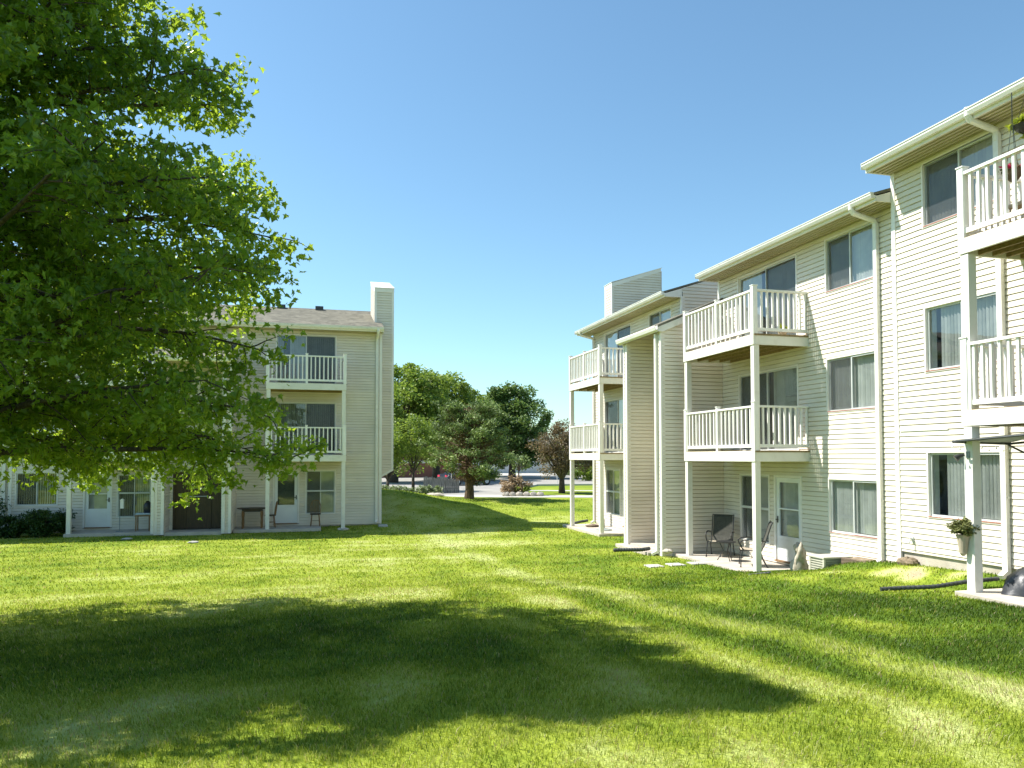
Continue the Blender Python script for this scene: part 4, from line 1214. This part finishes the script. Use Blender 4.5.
# timber edging
m = MB(); m.box((10.75, 12.0, .20), (10.85, 13.9, .50)); o = m.build('timber_edging', 'timber', bevel=.01); tag(o, 'dark weathered timber board edging the bank between air conditioner and downspout', 'timber')
m = MB(); m.poly([(10.86, 12.05, .49), (10.86, 13.9, .47), (11.17, 13.9, .50), (11.17, 12.05, .52)]); o = m.build('bare_soil', 'dirt', fix=False); tag(o, kind='structure')
rock(10.85, 12.15, .62, (.15, .2, .10), 2, label='brown stone at the foot of the downspout where the two walls meet', mat='dirt')

def pipe(pts, r, label, ribs=True, mat='blackplastic'):
    P = []
    for k in range(len(pts) - 1):
        a, b = Vector(pts[k]), Vector(pts[k + 1]); L = (b - a).length; n = max(2, int(L / .035))
        for j in range(n): P.append(a.lerp(b, j / n))
    P.append(Vector(pts[-1]))
    # smooth
    for _ in range(6): P = [P[0]] + [(P[i - 1] + P[i] * 2 + P[i + 1]) / 4 for i in range(1, len(P) - 1)] + [P[-1]]
    m = MB(); m.tube(P, [r * (1.0 if k % 2 else .86) for k in range(len(P))], 10)
    o = m.build('drain_pipe', mat); tag(o, label, 'drain pipe', 'corrugated drain pipes'); return o
tz = lambda x, y: float(terrain(x, y))
pipe([(10.6, 9.95, .66), (10.1, 10.05, .62), (9.6, 10.2, tz(9.6, 10.2) + .085), (9.2, 10.4, tz(9.2, 10.4) + .065), (8.85, 10.5, tz(8.85, 10.5) + .05)], .036, 'long black corrugated pipe snaking over the grass left of the planter post')
pipe([(9.14, 19.80, .06), (8.9, 19.75, .04), (8.35, 19.95, .03), (8.15, 20.0, .02)], .055, 'short black pipe on the lawn at the foot of the stairwell corner')
pipe([(10.85, 29.35, .04), (10.5, 29.3, .0), (10.0, 28.95, -.05)], .055, 'black pipe beyond the farthest patio post')
pipe([(9.25, 14.15, .20), (8.85, 14.35, .13)], .035, 'short grey pipe end lying in the grass in front of the near patio')
# stepping stones
for k, (x, y, lab) in enumerate(((8.16, 17.42, 'leftmost of the three pale stepping stones in the grass'), (8.78, 17.52, 'middle of the three pale stepping stones in the grass'), (9.42, 17.62, 'rightmost pale stepping stone, closest to the near patio'))):
    z = tz(x, y); m = MB(); m.box((x - .19, y - .20, z - .02), (x + .19, y + .20, z + .03)); o = m.build('stepping_stone', 'path', bevel=.015); o.rotation_euler = (0, 0, 0); tag(o, lab, 'paving stone', 'stepping stones'); SLABS.append((x - .22, x + .22, y - .36, y + .22))
rock(9.35, 19.1, .06, (.17, .11, .06), 7, name='splash_block', label='flat grey stone at the base of the stairwell corner', cat='stone')
m = MB(); m.lathe([(.30, 0), (.28, .035), (.10, .07), (.03, .09), (.025, .40), (.0251, .41)], (10.35, 26.3, -.06), 24); o = m.build('umbrella_stand', 'greypot', smooth=False); tag(o, 'round grey parasol base with short tube on the far patio', 'umbrella base')
m = MB(); blob(m, (10.45, 27.7, -.02), (.3, .2, .06), 9); o = m.build('doormat_pile', 'timber'); tag(o, 'low brown heap on the far patio beside its pipe', 'heap')
m = MB(); m.box((2.60, 30.2, -.12), (2.95, 30.62, -.03)); o = m.build('splash_block', 'path', bevel=.02); tag(o, 'pale splash block under the downspout at the left building corner', 'splash block')
rock(1.22, 29.6, -.10, (.22, .14, .07), 12, name='post_footing', label='rounded concrete footing under the right post of the left building', cat='footing')

def leafpot(name, c, r, h, potprof, potmat, leafmats, label, cat='planter', leaf=.05, n=10, per=40, hang=None):
    root = empty(name, c, label=label, cat=cat)
    if potprof:
        m = MB(); m.lathe(potprof, c, 16); m.build('pot', potmat, root)
    for q, (lm, frac) in enumerate(leafmats):
        P, rn, cc = crown_points((c[0], c[1], c[2] + h), (r, r, r * .62), int(n * frac) + 2, per, r * .36, 60 + q + int(c[0] * 7), hollow=.3)
        simple_leaves('foliage' if q == 0 else 'flowers', P, leaf, lm, root, rnd=rn)
    if hang:
        m = MB()
        for k in range(3):
            a = k * 2.094; m.tube([(c[0] + r * .7 * math.cos(a), c[1] + r * .7 * math.sin(a), c[2] + .03), (c[0], c[1], c[2] + hang * .7)], .004, 5)
        m.tube([(c[0], c[1], c[2] + hang * .68), (c[0], c[1], c[2] + hang)], .007, 5)
        m.build('hanger', 'black', root)
    return root
# planter on post of C: post at X = XF-dC-1.15 = 9.84, Y 9.80
leafpot('wall_planter', (9.70, 9.72, 1.38), .155, .13, [(.02, -.30), (.05, -.26), (.085, -.02), (.10, .02)], 'pot', [('coleus', 2.2), ('limeleaf', .3)], 'leafy planter fixed to the near patio post', leaf=.055, n=12, per=60)
m = MB(); m.prism([(9.62, 1.30), (9.76, 1.30), (9.76, 1.0)], 9.80, 9.86, 'd')
leafpot('hanging_basket', (10.42, 9.12, 7.58), .19, .04, [(.05, -.10), (.13, -.04), (.17, .03)], 'black', [('limeleaf', 1.4)], 'hanging basket of lime green leaves under the right eave', leaf=.075, n=12, per=26, hang=.66)
leafpot('flower_basket', (10.0, 8.97, 6.78), .13, .07, [(.05, -.12), (.12, -.04), (.14, .03)], 'timber', [('coleus', .5), ('pinkflower', 1.2)], 'basket of bright pink flowers behind the top right railing', leaf=.06, n=8, per=22, hang=1.2)
leafpot('flower_pot', (10.75, 15.85, 5.42), .12, .20, [(.08, 0), (.11, .16), (.12, .17)], 'pot', [('limeleaf', 1.1)], 'pot of yellow-green leaves on the top balcony nearer the camera', leaf=.05, n=8, per=30)
# wicker chair on C's upper balcony
wc = empty('wicker_chair', (10.45, 9.0, 5.98), label='tan wicker chair behind the top right balcony railing', cat='chair')
m = MB(); m.box((-.26, -.26, .36), (.26, .26, .43)); m.build('seat', 'pot', wc, local=True, bevel=.02)
m = MB()
for k in range(7): m.tube([(.26, -.24 + k * .08, .42), (.32, -.24 + k * .08, .95)], .012, 6)
m.tube([(.32, -.27, .95), (.34, 0, 1.0), (.32, .27, .95)], .02, 6); m.build('backrest', 'pot', wc, local=True)
for a in (-1, 1):
    for b in (-1, 1):
        m = MB(); m.tube([(a * .23, b * .23, .4), (a * .25, b * .25, 0)], .018, 6); m.build('leg', 'pot', wc, local=True)
# awning below C balcony
aw_ = empty('patio_awning', (10.2, 9.2, 2.85), label='grey fabric patio awning on a dark bar with hanging bulbs under the right balcony', cat='awning')
m = MB(); m.tube([(9.55, 9.72, 2.83), (10.55, 9.62, 2.80)], .022, 8); m.tube([(9.55, 9.72, 2.83), (9.75, 7.3, 2.98)], .018, 8); m.tube([(10.55, 9.62, 2.80), (10.75, 7.3, 2.98)], .018, 8); m.tube([(10.5, 9.62, 2.78), (10.95, 9.5, 2.55)], .016, 8); m.build('frame', 'blackplastic', aw_)
m = MB()
for k in range(10):
    a, b = k / 10, (k + 1) / 10
    P = lambda u, v: (9.57 + 1.0 * u + .2 * v, 9.70 - .1 * u - 2.35 * v, 2.855 - .03 * u + .15 * v + .03 * math.sin(v * 14) * (u) - .02 * math.sin(math.pi * u))
    for q in range(12):
        c, d = q / 12, (q + 1) / 12
        m.poly([P(a, c), P(b, c), P(b, d), P(a, d)])
m.build('canopy', 'greypot', aw_, fix=False)
m = MB()
for k in range(9):
    u = k / 8; x, y, z = 9.55 + u, 9.73 - .1 * u, 2.78 - .03 * u - .03 * math.sin(math.pi * ((k * .5) % 1))
    m.lathe([(.004, .03), (.008, .02), (.016, 0), (.010, -.015)], (x, y, z - .03), 8)
m.build('bulbs', 'rail', aw_)
# flood lamp on post
fl = empty('flood_lamp', (9.76, 9.75, 2.62), label='black flood lamp clamped high on the near patio post', cat='lamp')
m = MB(); m.tube([(9.77, 9.73, 2.63), (9.72, 9.77, 2.61), (9.67, 9.80, 2.57)], [.02, .035, .055], 12); m.build('shade', 'black', fl)
m = MB(); m.box((9.748, 9.62, 2.58), (9.764, 9.68, 2.68)); m.build('bracket', 'greypot', fl)
# covered grill
m = MB(); rr = np.random.default_rng(3)
cx, cy, cz = 10.55, 9.25, .54
prof = [(.50, 0, .36), (.48, .10, .34), (.40, .24, .28), (.27, .35, .18), (.12, .40, .08), (.02, .41, .02)]
rings = []
for (rx, z, ry) in prof:
    rings.append([m.pt((cx + rx * (1 + .09 * math.sin(5 * a * 6.283 / 20 + z * 9) + .03 * rr.normal()) * math.cos(a * 6.283 / 20), cy + ry * (1 + .10 * math.cos(4 * a * 6.283 / 20 + z * 7)) * math.sin(a * 6.283 / 20), cz + z + .012 * rr.normal() * (z > 0))) for a in range(20)])
for a, b in zip(rings[:-1], rings[1:]):
    for j in range(20): m.f.append([a[j], a[(j + 1) % 20], b[(j + 1) % 20], b[j]])
m.f.append(rings[-1])
o = m.build('covered_grill', 'tarp', smooth=True); tag(o, 'low object under a black crumpled cover on the near patio', 'covered grill')

# ------------------------------------------------------------------ THINGS AT THE LEFT BUILDING
tb = empty('patio_table', (-2.05, 30.25, -.03), label='dark topped wooden table against the left building by the entrance', cat='table')
m = MB(); m.lathe([(.50, .70), (.55, .715), (.55, .74), (.52, .75)], n=8); m.v = [Vector((v.x, v.y * .6, v.z)) for v in m.v]; m.build('tabletop', 'wooddark', tb, local=True)
m = MB(); m.box((-.36, -.2, .61), (.36, .2, .70)); m.build('apron', 'wooddark', tb, local=True)
for a in (-1, 1):
    for b in (-1, 1):
        m = MB(); m.lathe([(.035, 0), (.03, .1), (.04, .2), (.028, .35), (.045, .5), (.04, .64)], (a * .33, b * .2, 0), 10); m.build('leg', 'woodtan', tb, local=True)
def wood_chair():
    root = empty('wooden_chair', (0, 0, 0))
    m = MB(); m.lathe([(.19, .43), (.205, .44), (.205, .47), (.19, .48)], n=16); m.build('seat', 'wooddark', root, local=True)
    m = MB()
    arc = [(-.17, -.17, .47), (-.19, -.21, .75), (-.13, -.235, .93), (0, -.245, .98), (.13, -.235, .93), (.19, -.21, .75), (.17, -.17, .47)]
    m.tube(arc, .014, 7)
    for k in range(-2, 3): m.tube([(k * .05, -.17, .47), (k * .065, -.235, .95 - abs(k) * .02)], .008, 6)
    m.build('backrest', 'woodtan', root, local=True)
    for a in (-1, 1):
        for b in (-1, 1):
            m = MB(); m.tube([(a * .13, b * .13, .44), (a * .17, b * .17, 0)], .016, 7); m.build('leg', 'woodtan', root, local=True)
    m = MB(); m.bar((-.15, .15, .2), (-.15, -.15, .2), .014); m.bar((.15, .15, .2), (.15, -.15, .2), .014); m.bar((-.15, 0, .2), (.15, 0, .2), .014); m.build('stretcher', 'woodtan', root, local=True)
    return root
w1 = wood_chair(); w1.location = (.22, 30.55, -.03); w1.rotation_euler = (0, 0, R(176))
tag(w1, 'spindle back wooden chair in front of the window on the left patio', 'chair', 'wooden chairs at the left building')
w2 = copy_tree(w1); w2.location = (-1.42, 30.3, -.03); w2.rotation_euler = (0, 0, R(100))
tag(w2, 'spindle back wooden chair half hidden behind the post beside the dark table', 'chair', 'wooden chairs at the left building')
ws = empty('wooden_stool', (-5.75, 30.15, -.03), label='wooden patio stool with blue-grey cushion on the far left patio', cat='stool')
m = MB(); m.box((-.26, -.2, .52), (.26, .2, .57)); m.build('seat', 'woodtan', ws, local=True)
m = MB(); m.box((-.25, -.19, .57), (.25, .19, .64)); m.build('cushion', 'bluecar', ws, local=True, bevel=.03)
for a in (-1, 1):
    for b in (-1, 1):
        m = MB(); m.box((a * .22 - .02, b * .16 - .02, 0), (a * .22 + .02, b * .16 + .02, .52)); m.build('leg', 'woodtan', ws, local=True)
m = MB(); blob(m, (-5.62, 30.2, .80), (.15, .14, .22), 5, 12, 8, .15); o = m.build('black_bag', 'tarp', smooth=True); tag(o, 'dark bag sitting on the cushioned stool', 'bag')
bf = empty('bird_feeder', (-6.5, 30.0, -.03), label='thin pole with a small pale box in front of the left patio window', cat='bird feeder')
m = MB(); m.tube([(0, 0, 0), (0, 0, 1.15)], .014, 8); m.lathe([(.12, 0), (.12, .015)], n=16); m.build('pole', 'greypot', bf, local=True)
m = MB(); m.box((.02, -.06, .82), (.13, .06, 1.10)); m.prism([(0.0, 1.10), (.15, 1.10), (.075, 1.17)], -.08, .08, 'd'); m.build('box', 'rail', bf, local=True)
m = MB(); m.box((-4.4, 29.75, -.078), (-3.6, 30.15, -.06)); o = m.build('doormat', 'blackplastic', bevel=.004); tag(o, 'dark doormat in front of the brown entrance door', 'doormat')
for (x, y, lab) in ((-3.6, 26.6, 'small flat white stone in the lawn before the entrance'), (-5.9, 28.3, 'small flat stone in the lawn at the left patio')):
    m = MB(); z = tz(x, y); blob(m, (x, y, z + .03), (.17, .12, .04), 5); o = m.build('flat_stone', 'path'); tag(o, lab, 'stone')

# ------------------------------------------------------------------ FAR THINGS
ZF = .30
# planting bed of pale plants, with its row of rocks
bed = [(3.9, 43.6, .26), (4.5, 44.2, .3), (5.1, 44.0, .34), (5.6, 44.6, .36), (6.2, 44.6, .38), (6.7, 44.9, .34), (7.2, 45.1, .30)]
for k, (x, y, r_) in enumerate(bed):
    shrub('perennial_plant', x, y, (r_ * 1.2, r_), .62, 'palegreen', '%s pale silvery perennial in the bed left of the pine' % ('first', 'second', 'third', 'fourth', 'fifth', 'sixth', 'seventh')[k] if k else 'pale silvery perennial in the bed, closest to the left building', 70 + k, 12, 60, .13, cat='plant', group='perennials in the planting bed')
for k, (x, y, rx, lab) in enumerate(((3.0, 42.6, .55, 'flat pale rock in the bed closest to the left building'), (3.7, 42.9, .3, 'small upright pale rock in the middle of the bed'), (6.9, 43.6, .55, 'long flat rock at the right end of the bed'))):
    rock(x, y, tz(x, y) + .08, (rx, .3, .14 if k != 1 else .30), 20 + k, label=lab, group='rocks in the planting bed')
# low weathered fence left of the pine
fe = empty('low_fence', (8.2, 49, ZF), label='low grey weathered board fence behind the pine trunk', cat='fence')
m = MB()
for k in range(19):
    x = 6.95 + k * .125; m.box((x, 48.5 + .02 * k, ZF), (x + .112, 48.525 + .02 * k, ZF + 1.05 + .05 * math.sin(k * 1.9) - .01 * k))
m.build('boards', 'greywood', fe)
m = MB(); m.box((6.95, 48.54, ZF + .25), (9.3, 48.58, ZF + .33)); m.box((6.95, 48.54, ZF + .78), (9.3, 48.58, ZF + .86)); m.v = [Vector((v.x, v.y + .16 * (v.x - 6.95), v.z)) for v in m.v]; m.build('rails', 'greywood', fe)
# island planter: rock rim, fountain grass, sapling
for k in range(6):
    rock(11.15 + k * .38, 43.9 - .12 * k, ZF + .10, (.22, .16, .16), 30 + k, label='pale block in the rock rim of the ornamental grass planter, number %s from the left' % ('one', 'two', 'three', 'four', 'five', 'six')[k], group='rocks round the grass planter')
shrub('fountain_grass', 11.75, 44.7, (.95, .6), 1.05, 'tangrass', 'clump of tan feathery ornamental grass in the rock rimmed planter', 90, 26, 110, .16, cat='plant')
shrub('green_perennial', 12.1, 44.3, (.75, .35), .62, 'brightleaf', 'bright green low plant in front of the tan ornamental grass', 91, 18, 90, .13, cat='plant')
tree('sapling', 12.2, 44.9, 3, (.75, .7, .5), 2.05, 'pine', 'thin young tree growing out of the ornamental grass planter', 93, 16, 60, .3, .14, .045, 1.5)
# mulch
flat('mulch_bed', [(12.8, 44.2), (13.3, 43.6), (15.8, 43.2), (15.0, 44.4), (13.4, 45.0)], .305, 'dirt')
# cars
def car(name, loc, rz, paint, label, L=4.5, W=1.8, H=1.55, suv=False):
    root = empty(name, loc, rz, label=label, cat='car', group='cars in the parking area')
    side = [(-L / 2, .35), (-L / 2, .75), (-L / 2 + .12, .92), (-L * .36, .98), (-L * .24, H - .08 if not suv else H), (L * .14, H), (L * .27, 1.0), (L * .44, .88), (L / 2, .70), (L / 2, .32)]
    if suv: side[2] = (-L / 2 + .05, 1.1); side[3] = (-L / 2 + .15, 1.3)
    m = MB(); m.prism([(a, b) for a, b in side], -W / 2, W / 2, 'd'); m.build('body', paint, root, local=True, bevel=.06)
    g = MB()
    for y in (-W / 2 - .004, W / 2 + .004):
        y0_, y1_ = sorted((y, y * .97))
        for a, b in ((-L * .27, -L * .06), (-L * .04, L * .19)):
            g.prism([(a, 1.0), (b, 1.0), (min(b, L * .13), H - .12), (a + (.12 if a < -L * .1 else 0), H - .12)], y0_, y1_, 'd')
    g.build('side_windows', 'carglass', root, local=True)
    for x in (-L * .3, L * .31):
        for y in (-W / 2 + .08, W / 2 - .08):
            w = MB(); w.tube([(x, y - .12, .33), (x, y + .12, .33)], .33, 18); wo = w.build('wheel', 'tyre', root, local=True)
            h = MB(); h.tube([(x, y - .125, .33), (x, y + .125, .33)], .18, 12); h.build('rim', 'alu', wo, local=True)
    for y in (-.6, .6):
        h = MB(); h.box((L / 2 - .06, y - .16, .62), (L / 2 + .008, y + .16, .74)); h.build('headlight', 'rail', root, local=True)
        h = MB(); h.box((-L / 2 - .008, y - .16, .72), (-L / 2 + .05, y + .16, .86)); h.build('tail_light', 'redcloth', root, local=True)
    return root
car('parked_car', (28.6, 78, ZF), R(-18), 'yellowcar', 'olive yellow car parked far off behind the farthest balcony posts', suv=True)
car('parked_car', (16.4, 90, ZF), R(70), 'darkcar', 'dark car in the shade under the rounded dark tree')
car('parked_car', (20.4, 96, ZF), R(80), 'bluecar', 'pale blue car at the far end of the parking area', suv=True, H=1.8)
car('parked_car', (12.4, 62, ZF), R(20), 'darkcar', 'dark car behind the low grey fence by the red parasol')
# red parasol, yellow parasol
for (x, y, mat, lab, h) in ((9.9, 55, 'redcloth', 'small bright red peaked parasol right of the pine trunk', 1.55), (20.2, 62, 'yellowcloth', 'small yellow closed parasol beside the purple tree trunk', 1.9)):
    pr = empty('parasol', (x, y, ZF), label=lab, cat='parasol')
    m = MB(); m.tube([(0, 0, 0), (0, 0, h)], .025, 8); m.build('pole', 'rail', pr, local=True)
    m = MB()
    if mat == 'redcloth': m.lathe([(.26, h - .28), (.20, h - .12), (.02, h + .05)], n=8)
    else: m.lathe([(.18, h - .8), (.16, h - .5), (.02, h + .05)], n=8)
    m.build('canopy', mat, pr, local=True)
# far houses
def house(x, y, w, d, h, rh, wall, roof, rz, label, band=None, gable_x=False):
    root = empty('house', (x, y, ZF), rz, label=label, cat='house')
    m = MB(); m.box((-w / 2, -d / 2, 0), (w / 2, d / 2, h)); wo = m.build('wall', wall, root, local=True)
    m = MB()
    if gable_x: m.prism([(-w / 2 - .4, h), (w / 2 + .4, h), (0, h + rh)], -d / 2 - .3, d / 2 + .3, 'd')
    else: m.prism([(-d / 2 - .4, h), (d / 2 + .4, h), (0, h + rh)], -w / 2 - .3, w / 2 + .3, 's')
    m.build('roof', roof, root, local=True)
    if band:
        m = MB(); m.box((-w / 2 - .01, -d / 2 - .06, band), (w / 2 + .01, -d / 2 - .001, band + .35)); m.build('band', 'rail', root, local=True)
    n = int(w / 3)
    for k in range(n):
        c = -w / 2 + (k + .5) * w / n
        m = MB(); m.box((c - .5, -d / 2 - .05, h - 1.6), (c + .5, -d / 2 - .002, h - .5)); f = m.build('window', 'rail', root, local=True)
        m = MB(); m.box((c - .42, -d / 2 - .07, h - 1.52), (c + .42, -d / 2 - .052, h - .58)); m.build('pane', 'carglass', f, local=True)
    return root
house(7.0, 92, 16, 9, 5.2, 2.2, 'brick', 'greyroof', 0, 'low red brick building with white band seen under the trees beside the left building', band=1.6)
house(29.5, 112, 13, 12, 4.2, 2.9, 'whitewall', 'paleroof', R(-12), 'pale gabled house far off between the dark tree and the purple tree', gable_x=True)
house(47, 118, 14, 9, 4, 2.5, 'whitewall', 'greyroof', R(-15), 'grey roofed house far behind the purple tree')
# hedge and distant trees
shrub('hedge', 27.0, 70, (3.6, .8), 1.5, 'brightleaf', 'bright green hedge beyond the parking area behind the far balcony posts', 99, 60, 110, .22, cat='hedge')
for k, (x, y, r_, h_, lab) in enumerate(((-6, 95, 6, 5, 'distant tree hidden behind the left building'), (38, 105, 5, 4.6, 'distant tree seen between the farthest balcony posts'), (52, 110, 7, 5, 'distant tree beyond the far end of the right building'), (25.2, 122, 4.5, 4.2, 'distant tree left of the pale gabled house'))):
    tree('distant_tree', x, y, 8, (r_, r_ * .8, h_ * .6), h_ * .7, 'farleaf', lab, 120 + k, 60, 130, 1.3, .5, .3, 1.4)

# ------------------------------------------------------------------ LIGHT, SKY, CAMERA
sd_ = Vector((.68, -.33, -1.0)).normalized()
sun = bpy.data.lights.new('sun', 'SUN'); sun.energy = 4.7; sun.angle = R(.53); sun.color = (1.0, .96, .89)
so = bpy.data.objects.new('sun', sun); COL.objects.link(so)
so.rotation_euler = sd_.to_track_quat('-Z', 'Y').to_euler(); so.location = (-20, 30, 40)
el = math.asin(-sd_.z); az = math.atan2(-sd_.x, -sd_.y)       # clockwise from +Y
W = bpy.data.worlds.new('World'); SC.world = W; W.use_nodes = True
nt = W.node_tree; bg = nt.nodes['Background']
sky = nt.nodes.new('ShaderNodeTexSky'); sky.sky_type = 'NISHITA'; sky.sun_disc = False
sky.sun_elevation = el; sky.sun_rotation = az; sky.air_density = 1.0; sky.dust_density = .5; sky.ozone_density = .7
wb = nt.nodes.new('ShaderNodeMixRGB'); wb.blend_type = 'MULTIPLY'; wb.inputs[0].default_value = 1; wb.inputs[2].default_value = (.775, 1.0, 1.02, 1)
nt.links.new(sky.outputs[0], wb.inputs[1]); nt.links.new(wb.outputs[0], bg.inputs[0]); bg.inputs[1].default_value = .10

cd = bpy.data.cameras.new('camera'); cam = bpy.data.objects.new('camera', cd); COL.objects.link(cam)
PITCH_C = R(2.0); ROLL = R(.05)
cd.sensor_width = 36; cd.lens = 36 * 770 / 1024; cd.clip_end = 6000; cd.clip_start = .05
cd.shift_y = (457 - 770 * math.tan(PITCH_C) - 384) / 1024
cam.matrix_world = Matrix.Translation((0, 0, CAMZ)) @ Matrix.Rotation(-HEAD, 4, 'Z') @ Matrix.Rotation(R(90) + PITCH_C, 4, 'X') @ Matrix.Rotation(ROLL * -1, 4, 'Z')
SC.camera = cam
SC.view_settings.view_transform = 'Standard'; SC.view_settings.look = 'None'; SC.view_settings.exposure = 1.0; SC.view_settings.gamma = 1
SC.render.engine = 'CYCLES'
SC.cycles.max_bounces = 8; SC.cycles.transparent_max_bounces = 12; SC.cycles.sample_clamp_indirect = 6
